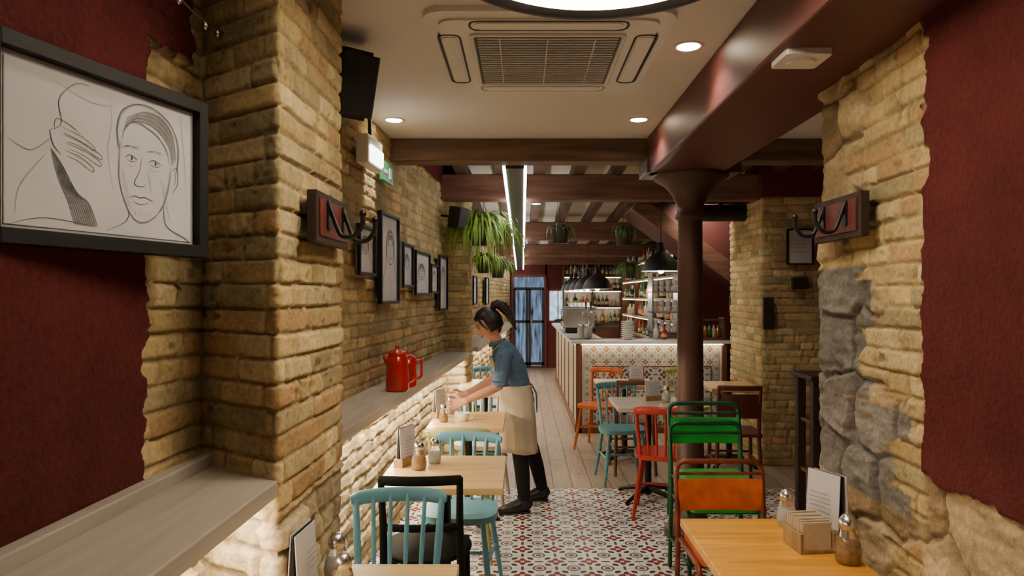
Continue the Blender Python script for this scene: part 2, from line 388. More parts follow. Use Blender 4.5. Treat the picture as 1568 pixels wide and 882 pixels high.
    at=me.color_attributes.new('Col','FLOAT_COLOR','POINT'); cc=np.concatenate([np.clip(col*tint,0,1).reshape(-1,3),np.ones((ny*nx,1))],1)
    at.data.foreach_set('color',cc.ravel()); me.materials.append(M['brick'])
    ob=bpy.data.objects.new(name,me); COL.objects.link(ob); return ob
WX=lambda y:-1.155+.058*y
def redL(X,Y,z,w):
    a=sstep(0,.012,1.72+w-Y)
    b=sstep(0,.012,z-(2.24+w))*sstep(0,.012,1.95+w-Y)
    c=sstep(0,.012,z-(2.64+w))*sstep(4.6,4.7,Y)
    k=np.maximum(np.maximum(a,b)*(Y<2.02)*(X<-.9),c)
    return k
def rubL(X,Y,z): return sstep(0,.06,1.03-z)*1.0
masonry('wall_left_front',[(-1.03,-1.2),(-1.0,1.0),(-.955,2.03),(-.655,1.83),(-.645,2.42),(WX(2.46),2.46)],
        [.03,.007,.006,.006,.02],0,2.98,.0060,3,red=redL,rub=rubL)
masonry('wall_left',[(WX(2.44),2.44),(WX(4.4),4.4),(WX(6.6),6.6),(-.555,6.62),(-.53,7.15),(WX(7.2),7.2),(WX(15.3),15.3)],
        [.009,.013,.014,.02,.03,.04],0,2.98,.0080,5,red=redL,rub=rubL)
def redR(X,Y,z,w): return sstep(0,.012,1.97+w-Y)*sstep(0,.012,z-(1.06+w))*(X<1.3)
def stoneR(X,Y,z,s):
    e=.07*np.sign(np.sin(z*19))+.03*np.sin(z*47)
    k=np.maximum(sstep(0,.02,Y-(2.30+e))*sstep(0,.03,1.72-z),sstep(0,.03,Y-2.40-e)*sstep(0,.03,z-1.72))
    k=np.maximum(k,sstep(0,.03,Y-(2.08+e))*sstep(0,.03,1.28-z))
    k=np.maximum(k,sstep(0,.05,2.0-Y)*sstep(0,.05,1.1-z))
    k=np.maximum(k,(X>1.25)*1.)
    g=(((z>1.24)&(z<1.70)&(Y>2.3)|(z>.92)&(z<1.24)&(Y>2.05))&(X<1.4)).astype(float)
    return k,g
masonry('wall_right',[(3.0,2.9),(1.30,2.84),(1.205,2.74),(1.175,2.0),(1.175,-1.2)],[.04,.01,.006,.006,.03],0,2.66,.0062,17,red=redR,stone=stoneR)
masonry('brick_pillar',[(2.26,7.4),(2.25,6.42),(2.95,6.36)],[.02,.012],0,2.52,.010,29,rub=None,tint=.95)

# ------------------------------------------------------------ shell
simple_box('floor',(.9,2.2,-.05),(4.4,6.9,.1),'ftile')
simple_box('floor.001',(.9,10.5,-.05),(4.4,9.7,.1),'ffloor')
simple_box('ceiling',(.9,1.73,2.71),(4.4,5.85,.12),'ceil')
simple_box('trim_red_beam',(1.07,1.6,2.525),(.48,5.94,.25),'redg',.01)
b=MB(); b.box((1.0,4.66,2.575),(4.1,.18,.15),'beam'); b.box((1.0,4.72,2.86),(4.2,.06,.42),'offw'); b.obj('trim_ceiling_beam',bevel=.012)
for y,za,zb in ((6.45,2.5,2.745),(9.5,2.37,2.62),(12,2.29,2.50),(14,2.235,2.41)):
    simple_box('trim_ceiling_beam',(1.0,y+.08,(za+zb)/2),(4.1,.18,zb-za),'beamr',.015)
jz=lambda y:2.745-.045*(y-6.4)
b=MB()
x=-.95
while x<3.0:
    y0,y1=4.76,15.2; w=.10+random.uniform(-.02,.02)
    vs=[(x-w/2,y0,jz(y0)),(x+w/2,y0,jz(y0)),(x+w/2,y1,jz(y1)),(x-w/2,y1,jz(y1)),(x-w/2,y0,jz(y0)+.13),(x+w/2,y0,jz(y0)+.13),(x+w/2,y1,jz(y1)+.13),(x-w/2,y1,jz(y1)+.13)]
    b.add(vs,[(0,3,2,1),(0,4,7,3),(1,2,6,5),(0,1,5,4)],'joist'); x+=.37
b.obj('trim_ceiling_joists')
b=MB(); b.add([(-1.3,4.7,jz(4.7)+.12),(3.1,4.7,jz(4.7)+.12),(3.1,15.3,jz(15.3)+.12),(-1.3,15.3,jz(15.3)+.12),(-1.3,4.7,jz(4.7)+.2),(3.1,4.7,jz(4.7)+.2),(3.1,15.3,jz(15.3)+.2),(-1.3,15.3,jz(15.3)+.2)],[(0,3,2,1),(4,5,6,7),(0,1,5,4),(2,3,7,6)],'offw'); b.obj('ceiling.001')
simple_box('wall_side_right',(3.02,6.0,1.35),(.1,6.4,2.7),'red')
simple_box('wall_above_pillar',(2.62,6.6,2.70),(.78,.5,.36),'red')
simple_box('wall_stair',(2.75,9.05,1.35),(.75,.1,2.7),'red')
simple_box('wall_bar_right',(2.43,12.1,1.3),(.1,6.1,2.6),'red')
b=MB()  # far wall with door
b.box((-.36,15.1,1.3),(.28,.12,2.6),'red'); b.box((1.5,15.1,1.3),(2.0,.12,2.6),'red'); b.box((.15,15.1,2.33),(.8,.12,.55),'red'); b.obj('wall_far')
b=MB()
for xx in (-.22,.50): b.box((xx,14.99,1.0),(.05,.08,2.05),'redd')
for xx in (-.175,.10,.16,.455): b.box((xx,14.98,.88),(.055,.06,1.72),'bluefr')
for zz in (.10,1.02,1.74): b.box((.14,14.98,zz),(.66,.06,.06),'bluefr')
for zz in (.02,2.03): b.box((.14,14.99,zz),(.74,.07,.05),'redd')
b.box((.14,15.02,1.0),(.68,.02,2.0),'bluegl'); b.box((.19,14.94,1.05),(.015,.03,.25),'steel'); b.obj('door_1')
b=MB()
for zz in (1.02,1.72): b.box((.78,15.0,zz),(.42,.06,.05),'redd')
for xx in (.57,.99): b.box((xx,15.0,1.37),(.05,.06,.75),'redd')
b.box((.78,15.0,1.37),(.02,.05,.7),'redd')
b.box((.78,15.02,1.37),(.4,.02,.7),'street'); b.obj('window_1')
# stair : soffit, stringer, red infill
b=MB()
vs=[(1.30,7.62,2.62),(2.85,7.62,2.62),(2.85,7.62,1.50),(1.30,8.95,2.62),(2.85,8.95,2.62),(2.85,8.95,1.50)]
b.add(vs,[(0,2,1),(0,3,5,2),(3,4,5),(1,2,5,4),(0,1,4,3)],'redg')
L=math.hypot(1.55,1.12); R=Matrix.Rotation(math.atan2(1.12,1.55),3,'Y')
b.box((2.07,7.56,2.03),(L+.1,.10,.17),'beamr',R=R)
b.obj('staircase',bevel=.005)
simple_box('baseboard_right',(2.96,4.6,.06),(.03,3.4,.12),'greenw')

# cast-iron column
b=MB()
b.lathe([(.17,0),(.17,.05),(.13,.08),(.11,.14),(.092,.16),(.088,.9),(.083,1.6),(.08,2.10),(.098,2.11),(.10,2.13),(.085,2.15),(.09,2.2),(.12,2.27),(.17,2.33),(.235,2.37),(.25,2.385),(.25,2.40)],(1.12,4.56,0),'iron',32)
b.box((1.12,4.60,2.45),(.62,.30,.10),'iron'); b.obj('iron_column',bevel=.006)

# ------------------------------------------------------------ shelves
b=MB()
b.add([(-1.0,-.6,1.06),(-.66,-.6,1.06),(-.655,1.86,1.06),(-.93,2.05,1.06),(-1.0,-.6,1.105),(-.66,-.6,1.105),(-.655,1.86,1.105),(-.93,2.05,1.105)],[(0,3,2,1),(4,5,6,7),(0,1,5,4),(1,2,6,5),(2,3,7,6),(3,0,4,7)],'shelf')
b.add([(-.985,-.6,1.105),(-.95,-.6,1.105),(-.90,2.0,1.105),(-.94,2.03,1.105),(-.985,-.6,1.14),(-.95,-.6,1.14),(-.90,2.0,1.14),(-.94,2.03,1.14)],[(4,5,6,7),(0,1,5,4),(1,2,6,5),(2,3,7,6),(3,0,4,7)],'shelf')
b.box((-.91,.6,1.053),(.03,2.3,.012),'ledw'); b.obj('window_ledge',bevel=.004)
b=MB(); y0,y1=2.62,6.6
vs=[]
for z in (1.0,1.05):
    vs+=[(WX(y0)+.01,y0,z),(WX(y0)+.27,y0,z),(WX(y1)+.26,y1,z),(WX(y1)+.01,y1,z)]
b.add(vs,[(0,3,2,1),(4,5,6,7),(0,1,5,4),(1,2,6,5),(2,3,7,6),(3,0,4,7)],'shelf')
b.add([(WX(y0)+.06,y0+.05,.992),(WX(y0)+.09,y0+.05,.992),(WX(y1)+.09,y1-.1,.992),(WX(y1)+.06,y1-.1,.992)],[(0,3,2,1)],'ledw')
b.obj('wall_shelf',bevel=.004)
b=MB(); y0,y1=7.25,14.2; vs=[]
for z in (1.0,1.05): vs+=[(WX(y0)+.01,y0,z),(WX(y0)+.26,y0,z),(WX(y1)+.2,y1,z),(WX(y1)+.01,y1,z)]
b.add(vs,[(0,3,2,1),(4,5,6,7),(0,1,5,4),(1,2,6,5),(2,3,7,6),(3,0,4,7)],'shelf')
b.add([(WX(y0)+.06,y0+.05,.992),(WX(y0)+.09,y0+.05,.992),(WX(y1)+.09,y1-.1,.992),(WX(y1)+.06,y1-.1,.992)],[(0,3,2,1)],'ledw'); b.obj('wall_shelf')

def area(name,loc,sx,sy,e,col,rot=(0,0,0)):
    l=bpy.data.lights.new(name,'AREA'); l.shape='RECTANGLE'; l.size=sx; l.size_y=sy; l.energy=e; l.color=col
    o=bpy.data.objects.new(name,l); COL.objects.link(o); o.location=loc; o.rotation_euler=rot; return o
def spot(name,loc,e,col,ang=110,blend=.6,tgt=None,r=.03):
    l=bpy.data.lights.new(name,'SPOT'); l.energy=e; l.color=col; l.spot_size=math.radians(ang); l.spot_blend=blend; l.shadow_soft_size=r
    o=bpy.data.objects.new(name,l); COL.objects.link(o); o.location=loc
    if tgt: o.rotation_euler=(Vector(tgt)-Vector(loc)).to_track_quat('-Z','Y').to_euler()
    return o
def point(name,loc,e,col,r=.04):
    l=bpy.data.lights.new(name,'POINT'); l.energy=e; l.color=col; l.shadow_soft_size=r
    o=bpy.data.objects.new(name,l); COL.objects.link(o); o.location=loc; return o
WARM=(1,.81,.56); NEU=(1,.89,.75)
a=math.atan(.058)
area('shelf_led_light',(WX(4.6)+.13,4.6,.985),.03,3.9,58,WARM,(0,math.radians(-24),-a))
area('ledge_led_light',(-.84,.9,1.045),.03,2.0,28,WARM,(0,math.radians(-15),0))
area('shelf_led_light',(WX(10.6)+.12,10.6,.985),.03,6.5,55,WARM,(0,math.radians(-24),-a))

# ------------------------------------------------------------ ceiling fixtures
def downlight_or_fill(x,y,tgt,e=30,z=2.65,ang=120):  # builds ceiling downlights and the added rear fill spots alike
    b=MB(); b.lathe([(.048,-.002),(.062,-.008),(.066,-.004),(.066,0)],(0,0,0),'white',28); b.lathe([(.0,-.003),(.048,-.003)],(0,0,0),'lampw',28)
    b.obj('ceiling_downlight_or_fill',(x,y,z)); spot('downlight_or_fill_lamp',(x,y,z-.02),e,NEU,ang,.7,tgt)
downlight_or_fill(.70,2.88,(.72,2.8,0),19)
downlight_or_fill(-.77,4.09,(-.78,4.12,0),19)
downlight_or_fill(.695,4.08,(.69,4.2,0),22)
downlight_or_fill(-.62,1.35,(-.66,1.75,0),3)
downlight_or_fill(.55,.9,(.6,1.8,0),3)
downlight_or_fill(1.72,5.7,(1.6,5.9,0),20,jz(5.7))  # rear-ceiling spots with fixtures under the joists are added to brighten the back
downlight_or_fill(1.95,7.3,(2.2,9.0,.8),34,jz(7.3)-.0)  # added spot, aimed at the red stair wall to light it up
downlight_or_fill(.16,8.0,(.2,8.1,0),15,jz(8.0))
downlight_or_fill(1.50,11.0,(1.6,11.2,0),26,jz(11.0))
# AC cassette
b=MB()
b.prism(rrect(.95,1.0,.10,6),-.022,0,'white')
b.prism(rrect(.84,.88,.07,6),-.032,-.02,'white')
b.prism(rrect(.58,.60,.012,3),-.034,-.03,'black')
for i in range(21): b.box((0,-.28+i*.028,-.040),(.56,.0060,.005),'white')
for xx in (-.19,0,.19): b.box((xx,0,-.040),(.005,.57,.005),'white')
b.tube([(*p,-.036) for p in rrect(.60,.62,.015,3)],.009,'white',6,True)
for ang in (0,90,180,270):
    T=Matrix.Rotation(math.radians(ang),4,'Z')
    mm='black' if ang!=90 else 'paperg'
    b.tube([(p[0],p[1],-.030) for p in rrect(.085,.60,.04,6,.39,0)],.0055,mm,6,True,T=T)
    b.prism(rrect(.062,.56,.03,5,.39,0),-.036,-.03,'white',T=T)
b.obj('ceiling_air_conditioner',(.10,2.97,2.65))
# round pendant lamp
b=MB(); b.lathe([(.0,.03),(.40,.03),(.455,.0),(.455,-.045),(.43,-.048),(.41,-.02)],(0,0,0),'black',64,caps=False); b.lathe([(0,-.03),(.415,-.03)],(0,0,0),'lampr',64)
for k in range(3): b.tube([(.25*math.cos(k*2.1),.25*math.sin(k*2.1),.03),(.05*math.cos(k*2.1),.05*math.sin(k*2.1),.10)],.003,'blackm',6)
b.obj('round_ceiling_lamp',(.21,1.79,2.55))
# smoke detector square
b=MB(); b.prism(rrect(.15,.15,.015,3),-.02,0,'white'); b.lathe([(.045,-.03),(.05,-.02)],(0,0,0),'white',20); b.obj('smoke_detector',(.93,2.28,2.40),bevel=.003)
# LED channel
b=MB(); y0,y1=4.80,14.9; zf=lambda y:2.49-.032*(y-4.8)
def slab(xa,xb,dz0,dz1,m):
    vs=[(xa,y0,zf(y0)+dz0),(xb,y0,zf(y0)+dz0),(xb,y1,zf(y1)+dz0),(xa,y1,zf(y1)+dz0),(xa,y0,zf(y0)+dz1),(xb,y0,zf(y0)+dz1),(xb,y1,zf(y1)+dz1),(xa,y1,zf(y1)+dz1)]
    b.add(vs,[(0,3,2,1),(4,5,6,7),(0,1,5,4),(1,2,6,5),(2,3,7,6),(3,0,4,7)],m)
slab(-.123,.013,0,.028,'zinc'); slab(-.14,-.12,-.006,.02,'led'); slab(.01,.03,-.006,.02,'led'); b.obj('linear_led_light')

# ------------------------------------------------------------ pendant lamps
def pendant(x,y,z,D,top,e=6):
    b=MB(); r=D/2; h=D*2.5
    b.lathe([(.012,.30*h),(.03,.29*h),(.038,.22*h),(.05,.19*h),(.34*r,.175*h),(.62*r,.14*h),(.84*r,.085*h),(.97*r,.025*h),(r,.0),(r*1.04,-.014)],(0,0,0),'black',32,caps=False)
    b.lathe([(r*1.03,-.014),(r*.96,.0),(r*.82,.075*h),(.58*r,.13*h),(.25*r,.16*h),(0,.165*h)],(0,0,0),'white',32,caps=False)
    b.ell((0,0,.018),(.045,.045,.055),'lampw',14,10); b.tube([(0,0,.3*h),(0,0,top-z)],.005,'black',6)
    b.obj('pendant_lamp',(x,y,z)); point('pendant_bulb',(x,y,z-.05),e,NEU,.03)
pendant(1.48,7.3,1.87,.40,2.66,9)
for i,(x,y) in enumerate([(1.03,9.4),(.99,10.4),(.97,11.3),(.95,12.2),(.93,13.0)]): pendant(x,y,1.70,.40,2.4,6)

# ------------------------------------------------------------ wall pictures
def portrait(b,w,h,y,seed):
    r=random.Random(seed); cx=r.uniform(-.08,.08)*w; cz=r.uniform(.02,.14)*h; fw=w*.24; fh=h*.2
    E=lambda a0,a1,rx,rz,ox=0,oz=0:[(cx+ox+rx*math.cos(a0+(a1-a0)*i/16),cz+oz+rz*math.sin(a0+(a1-a0)*i/16)) for i in range(17)]
    lw=max(.004,w*.014)
    b.ribbon(E(-math.pi,0,fw*.85,fh),lw,y,'ink'); b.ribbon(E(0,math.pi,fw,fh*1.05),lw*1.6,y,'ink'); b.ribbon(E(.2,math.pi*.8,fw*.8,fh*.6,0,fh*.1),lw,y,'ink')
    for k in range(6): b.ribbon(E(.3,math.pi*.9,fw*(.98-.07*k),fh*(1.02-.1*k),0,fh*.03),lw,y,'ink' if k%2 else 'inkl')
    for sx in (-1,1):
        b.ribbon(E(0,math.pi,fw*.2,fh*.1,sx*fw*.38,fh*.1),lw,y,'ink'); b.ribbon([(cx+sx*fw*.9,cz-fh*.3),(cx+sx*fw*1.1,cz-fh*1.2),(cx+sx*fw*1.6,cz-fh*1.7),(cx+sx*fw*1.8,cz-fh*2.4)],lw,y,'ink')
        b.ribbon([(cx+sx*fw*(.9+.1*k/5),cz+fh*(.5-.35*k)) for k in range(4)],lw*2.5,y,'ink')
    b.ribbon([(cx,cz+fh*.05),(cx-fw*.12,cz-fh*.3),(cx,cz-fh*.33)],lw,y,'ink'); b.ribbon(E(math.pi*1.1,math.pi*1.9,fw*.3,fh*.12,0,-fh*.5),lw,y,'ink')
def picture(yc,zc,w,h,seed,x=None,rz=None,fr=.018):
    b=MB(); t=.03
    b.box((0,0,0),(w,.012,h),'paper'); 
    for sx in(-1,1): b.box((sx*(w/2-fr/2),-.008,0),(fr,t,h),'frame')
    for sz in(-1,1): b.box((0,-.008,sz*(h/2-fr/2)),(w-2*fr,t,fr),'frame')
    portrait(b,w-2*fr,h-2*fr,-.008,seed)
    b.obj('framed_drawing',((WX(yc)+.046) if x is None else x,yc,zc),(math.pi/2-a) if rz is None else rz,bevel=.002)
picture(3.84,1.85,.32,.28,1); picture(4.35,1.83,.46,.57,2); picture(4.86,1.81,.32,.31,3); picture(5.38,1.77,.56,.34,4); picture(5.87,1.74,.32,.25,5); picture(6.31,1.71,.42,.50,6)
picture(7.9,1.64,.34,.32,7); picture(8.6,1.66,.36,.36,8); picture(10.0,1.66,.4,.4,9)
# big drawing near left
b=MB(); w,h=.50,.335; F=.03
b.box((0,0,0),(w+2*F,.02,h+2*F),'frame'); b.box((0,-.012,0),(w,.006,h),'paperg'); b.box((.004,-.016,-.003),(w*.94,.003,h*.94),'paper')
for sx in(-1,1): b.box((sx*(w/2+F/2),-.012,0),(F,.05,h+2*F),'frame')
for sz in(-1,1): b.box((0,-.012,sz*(h/2+F/2)),(w,.05,F),'frame')
def S(pts,lw=.0022,m='ink',n=6):
    lw*=.66
    q=[( (p[0]-.5)*w,(p[1]-.5)*h ) for p in pts]; q=[q[0]]+q+[q[-1]]; out=[]
    for i in range(1,len(q)-2):
        for k in range(n):
            t=k/n; o=[]
            for d in (0,1):
                p0,p1,p2,p3=q[i-1][d],q[i][d],q[i+1][d],q[i+2][d]
                o.append(.5*((2*p1)+(-p0+p2)*t+(2*p0-5*p1+4*p2-p3)*t*t+(-p0+3*p1-3*p2+p3)*t**3))
            out.append(tuple(o))
    out.append(q[-2]); b.ribbon(out,lw,-.0185,m)
# head, three-quarter view, swept-back hair
for dx,dy,mm in ((0,0,'ink'),(.006,-.006,'inkl')):
    S([(.555+dx,.64),(.545+dx,.50),(.548+dx,.38),(.575,.26+dy),(.62,.155+dy),(.675,.125+dy),(.74,.165+dy),(.80-dx,.26),(.835-dx,.40),(.85-dx,.54)],.0026,mm)
    S([(.545+dx,.60),(.535+dx,.72),(.565+dx,.85+dy),(.65,.925+dy),(.75,.925+dy),(.84,.86+dy),(.89-dx,.74),(.895-dx,.60),(.875,.50)],.0036,mm)
    S([(.565,.66),(.585,.76+dy),(.64,.80+dy),(.70,.785+dy),(.77,.74+dy),(.82,.66+dy),(.84,.56)],.0026,mm)
for k in range(11): 
    f=k/10; S([(.575+.01*f,.72+.09*f),(.63+.06*f,.80+.09*f),(.74+.05*f,.80+.08*f),(.83+.03*f,.70+.08*f),(.855+.025*f,.56+.05*f)],.0024,'ink' if k%3==0 else 'inkl')
for k in range(9): S([(.775+.007*k,.44-.03*k),(.815+.003*k,.40-.03*k)],.0018,'inkl')
for k in range(8): S([(.558+.003*k,.46-.03*k),(.58+.006*k,.42-.03*k)],.0018,'inkl')
for k in range(7): S([(.700+.004*k,.47-.018*k),(.728,.45-.018*k)],.0016,'inkl')
for k in range(6): S([(.63+.018*k,.20),(.64+.018*k,.165)],.0016,'inkl')
for ox,wd in ((.580,.068),(.71,.08)):
    S([(ox,.545),(ox+wd*.4,.568),(ox+wd,.545)],.0032); S([(ox+.01,.534),(ox+wd*.55,.524),(ox+wd*.92,.538)],.002); S([(ox+wd*.48,.560),(ox+wd*.55,.545),(ox+wd*.48,.534)],.006); S([(ox+.01,.505),(ox+wd*.5,.49),(ox+wd*.9,.51)],.0016,'inkl')
    for k in range(7): S([(ox-.012+wd*.2*k*.9,.610+.010*math.sin(k*.5)),(ox+.006+wd*.2*k*.9,.628+.008*math.sin(k*.5))],.003,'ink' if k%3 else 'inkl')
S([(.672,.57),(.660,.47),(.632,.395),(.645,.368),(.68,.372),(.698,.39)],.0026); S([(.605,.282),(.635,.298),(.66,.290),(.69,.298),(.735,.28)],.0032); S([(.625,.262),(.66,.245),(.71,.262)],.0024)
S([(.855,.52),(.885,.55),(.89,.44),(.855,.36)],.003); S([(.865,.50),(.878,.48),(.868,.42)],.002)
S([(.60,.20),(.585,.12),(.48,.04)],.0026); S([(.80,.26),(.82,.12),(.93,.05),(.97,.02)],.0028)
# raised hand and arm
S([(.22,.60),(.27,.66),(.26,.80),(.33,.92),(.40,.94)],.0026); S([(.22,.60),(.235,.52),(.27,.47)],.003)
for fx,fy,l in ((.27,.62,.15),(.285,.575,.17),(.29,.53,.16),(.285,.485,.13)):
    S([(fx,fy+.018),(fx+l*.6,fy-.01),(fx+l,fy-.055),(fx+l*1.02,fy-.08),(fx+l*.9,fy-.075),(fx+l*.5,fy-.035),(fx+.01,fy-.015)],.0022)
    S([(fx+l*.45,fy+.006),(fx+l*.47,fy-.02)],.0016,'inkl')
S([(.24,.62),(.25,.68),(.31,.66),(.36,.62)],.0022)
for k in range(22): S([(.225+.0022*k,.50-.004*k),(.255+.004*k,.34-.004*k),(.30+.0045*k,.20),(.33+.0052*k,.06)],.0040,'ink' if k%2 else 'inkl')
S([(.05,.50),(.14,.46),(.22,.55)],.002); S([(.08,.10),(.10,.25),(.20,.45)],.002,'inkl'); S([(.25,.90),(.40,.84),(.52,.86)],.002,'inkl')
S([(.05,.02),(.2,.08),(.42,.06)],.002); S([(.50,.90),(.51,.75),(.49,.55),(.52,.30)],.0016,'inkl'); S([(.90,.95),(.92,.80),(.94,.55),(.95,.2)],.0016,'inkl')
b.obj('framed_portrait_drawing',(-.915,1.49,1.893),math.atan2(.45,.125),bevel=.002)

# coat hook boards
def hooks(name,loc,rz):
    b=MB(); b.box((0,0,0),(.36,.03,.15),'greenw'); b.box((0,-.017,0),(.31,.006,.11),'dred')
    for x in (-.085,.085):
        b.prism(rrect(.03,.09,.012,3),0,.006,'blackm',T=Matrix.Translation((x,-.02,.01))@Matrix.Rotation(math.pi/2,4,'X'))
        b.tube(rpath([(x,-.022,.045),(x,-.045,-.02),(x,-.06,-.055),(x,-.10,-.055),(x,-.125,-.02),(x,-.125,.012)],.025,5),.0075,'blackm',10)
        b.ell((x,-.125,.016),(.011,.011,.011),'blackm',12,8)
    b.obj(name,loc,rz,bevel=.004)
hooks('coat_hook_board',(-.605,2.14,1.83),math.pi/2)
hooks('coat_hook_board',(1.125,2.42,1.87),-math.pi/2)
b=MB(); b.box((0,0,0),(.10,.03,.30),'greenw'); b.tube([(0,-.02,.05),(0,-.06,.02),(0,-.06,.07)],.006,'blackm',8); b.obj('coat_hook_board',(2.29,6.36,1.43),0,bevel=.004)
b=MB(); b.box((0,0,0),(.24,.02,.32),'paper'); 
for sx in(-1,1): b.box((sx*.115,-.008,0),(.012,.03,.33),'frame')
for sz in(-1,1): b.box((0,-.008,sz*.16),(.24,.03,.012),'frame')
for k in range(4): b.box((.0,-.012,.06-.035*k),(.10,.002,.007),'inkl')
b.obj('framed_notice',(2.58,6.355,2.05)); simple_box('electrical_box',(2.58,6.35,1.71),(.14,.06,.11),'greenw',.004)

# speakers
def speaker(loc,s,rot,brx):
    b=MB()
    prof=[(-.5,.32),(.5,.32),(.42,-.15),(.28,-.38),(-.28,-.38),(-.42,-.15)]
    b.prism([(p[0]*s*.72,p[1]*s*.9) for p in prof],-s*.5,s*.5,'black')
    b.prism([(-.33*s,-.345*s),(.33*s,-.345*s),(.26*s,-.40*s),(-.26*s,-.40*s)],-s*.45,s*.45,'dark')
    b.tube([(0,.2*s,0),(0,.5*s,0),brx],.012,'blackm',8); b.obj('wall_speaker',loc,bevel=.01*s/.3,rot=rot)
speaker((-.72,2.80,2.47),.27,(math.radians(18),0,math.radians(40)),(-.1,.30,.0))
speaker((-.60,6.35,2.32),.20,(math.radians(10),0,math.radians(50)),(-.05,.2,.0))
# emergency light + exit sign
b=MB(); b.box((0,0,0),(.30,.07,.16),'white'); b.box((0,-.04,-.02),(.24,.02,.09),'lampw'); b.box((.0,.0,.16),(.02,.02,.2),'black'); b.obj('emergency_light',(WX(3.85)+.07,3.85,2.40),math.pi/2-a,bevel=.008)
b=MB(); b.box((0,0,0),(.26,.02,.12),'signg'); b.box((.05,-.012,0),(.05,.004,.07),'paper'); b.box((-.05,-.012,0),(.07,.004,.02),'paper'); b.obj('exit_sign',(WX(4.3)+.05,4.3,2.37),math.pi/2-a)
# cable with bulbs, top left
b=MB(); pts=[(-.88+.02*i/8,1.45+.55*i/8,2.47-.06*math.sin(math.pi*i/8)-.11*i/8) for i in range(9)]
b.tube(pts,.003,'steel',6)
for i in (2,4,6,7): b.lathe([(0,-.022),(.008,-.016),(.009,-.008),(.004,0)],pts[i],'steel',10)
b.obj('string_light_cable')
simple_box('wall_switch',(-.91,1.87,1.66),(.01,.03,.025),'steel',.002)

# ------------------------------------------------------------ chairs
def spindle_chair(loc,rz,c,name='spindle_chair',sc_=1.,seatm=None):
    b=MB(); seatm=seatm or c
    poly=[]
    for i in range(28):
        t=2*math.pi*i/28; x=math.copysign(abs(math.cos(t))**.65,math.cos(t)); y=math.copysign(abs(math.sin(t))**.65,math.sin(t)); poly.append((.20*x*(1-.08*y),.19*y))
    b.prism(poly,.43,.462,seatm,smooth=True)
    for sx in(-1,1):
        for sy in(-1,1): b.tube([(sx*.14,sy*.13,.435),(sx*.165,sy*.16,.22),(sx*.195,sy*.195,0)],[.013,.017,.011],c,10)
        b.tube([(sx*.165,-.16,.22),(sx*.165,.16,.22)],[.009,.009],c,8)
    b.tube([(-.165,0,.22),(.165,0,.22)],.010,c,8)
    for i in range(6):
        f=-1+2*i/5; rr=.012 if i in(0,5) else .0075
        b.tube([(f*.145,.15,.455),(f*.16,.185,.63),(f*.172,.225+.015*(1-f*f),.80)],[rr,rr*1.25,rr],c,8)
    pts=[(f*.19,.215+.03*(1-f*f)-.0*f,.795-.012*abs(f)**3) for f in [-1+2*i/12 for i in range(13)]]
    b.tube(pts,[(.018 if i in(0,12) else .030,.011) for i in range(13)],c,12,ref=(0,0,1))
    return b.obj(name,loc,rz,bevel=.003)
def slat_chair(loc,rz,c,name='wooden_chair',round_seat=False,h=.84,solid=False):
    b=MB()
    if round_seat: b.lathe([(0,.445),(.19,.445),(.205,.455),(.205,.47),(.19,.48),(0,.478)],(0,0,0),c,32)
    else: b.prism(rrect(.39,.38,.03),.44,.468,c)
    for sx in(-1,1):
        b.tube([(sx*.17,-.16,.45),(sx*.18,-.18,0)],[.017,.014],c,10)
        b.tube([(sx*.18,.22,0),(sx*.165,.165,.45),(sx*.162,.20,h*.75),(sx*.165,.24,h)],[.014,.018,.016,.014],c,10)
        b.tube([(sx*.175,-.17,.22),(sx*.175,.19,.22)],.010,c,8)
    for y in(-.17,.19): b.tube([(-.175,y,.25),(.175,y,.25)],.010,c,8)
    b.tube([(f*.17,.24+.02*(1-f*f),h-.01) for f in [-1+i/4 for i in range(9)]],[(.022,.011)]*9,c,10,ref=(0,0,1))
    if solid: b.tube([(f*.162,.215+.02*(1-f*f),h-.16) for f in [-1+i/4 for i in range(9)]],[(.10,.008)]*9,c,10,ref=(0,0,1))
    else:
        b.tube([(f*.16,.20+.02*(1-f*f),h-.22) for f in [-1+i/4 for i in range(9)]],[(.018,.009)]*9,c,10,ref=(0,0,1))
    return b.obj(name,loc,rz,bevel=.003)
def tube_chair(loc,rz,tm,pm,sm_,name='metal_school_chair',h=.83,stack=False):
    b=MB()
    def one(dz,dy,full,panel=True):
        b.tube(rpath([(-.20,.25+dy,0 if full else .3),(-.205,.18+dy,.46+dz),(-.205,.23+dy,h+dz),(.205,.23+dy,h+dz),(.205,.18+dy,.46+dz),(.20,.25+dy,0 if full else .3)],.055,6),.0125,tm,12)
        b.tube(rpath([(-.19,-.20+dy,0 if full else .3),(-.195,-.17+dy,.445+dz),(-.195,.19+dy,.445+dz)],.05,5),.0125,tm,12)
        b.tube(rpath([(.19,-.20+dy,0 if full else .3),(.195,-.17+dy,.445+dz),(.195,.19+dy,.445+dz)],.05,5),.0125,tm,12)
        for y in(-.14,.17): b.tube([(-.195,y+dy,.44+dz),(.195,y+dy,.44+dz)],.009,tm,8)
        b.prism(rrect(.37,.37,.04,4,0,dy),.452+dz,.476+dz,sm_)
        if panel: b.tube([(f*.20,.200+dy+.018*(1-f*f),h-.155+dz) for f in [-1+i/5 for i in range(11)]],[(.078,.006)]*11,pm,12,ref=(0,0,1))
        b.tube([(f*.20,.215+dy,h-.055+dz) for f in (-1,1)],.008,tm,8)
    one(0,0,True,not stack)
    if stack: one(.11,.03,False)
    b.tube([(-.197,-.19,.18),(.197,-.19,.18)],.009,tm,8); b.tube([(-.2,.22,.18),(.2,.22,.18)],.009,tm,8)
    for sx in(-1,1): b.tube([(sx*.2,-.19,.18),(sx*.2,.22,.18)],.009,tm,8)
    return b.obj(name,loc,rz,bevel=.003)

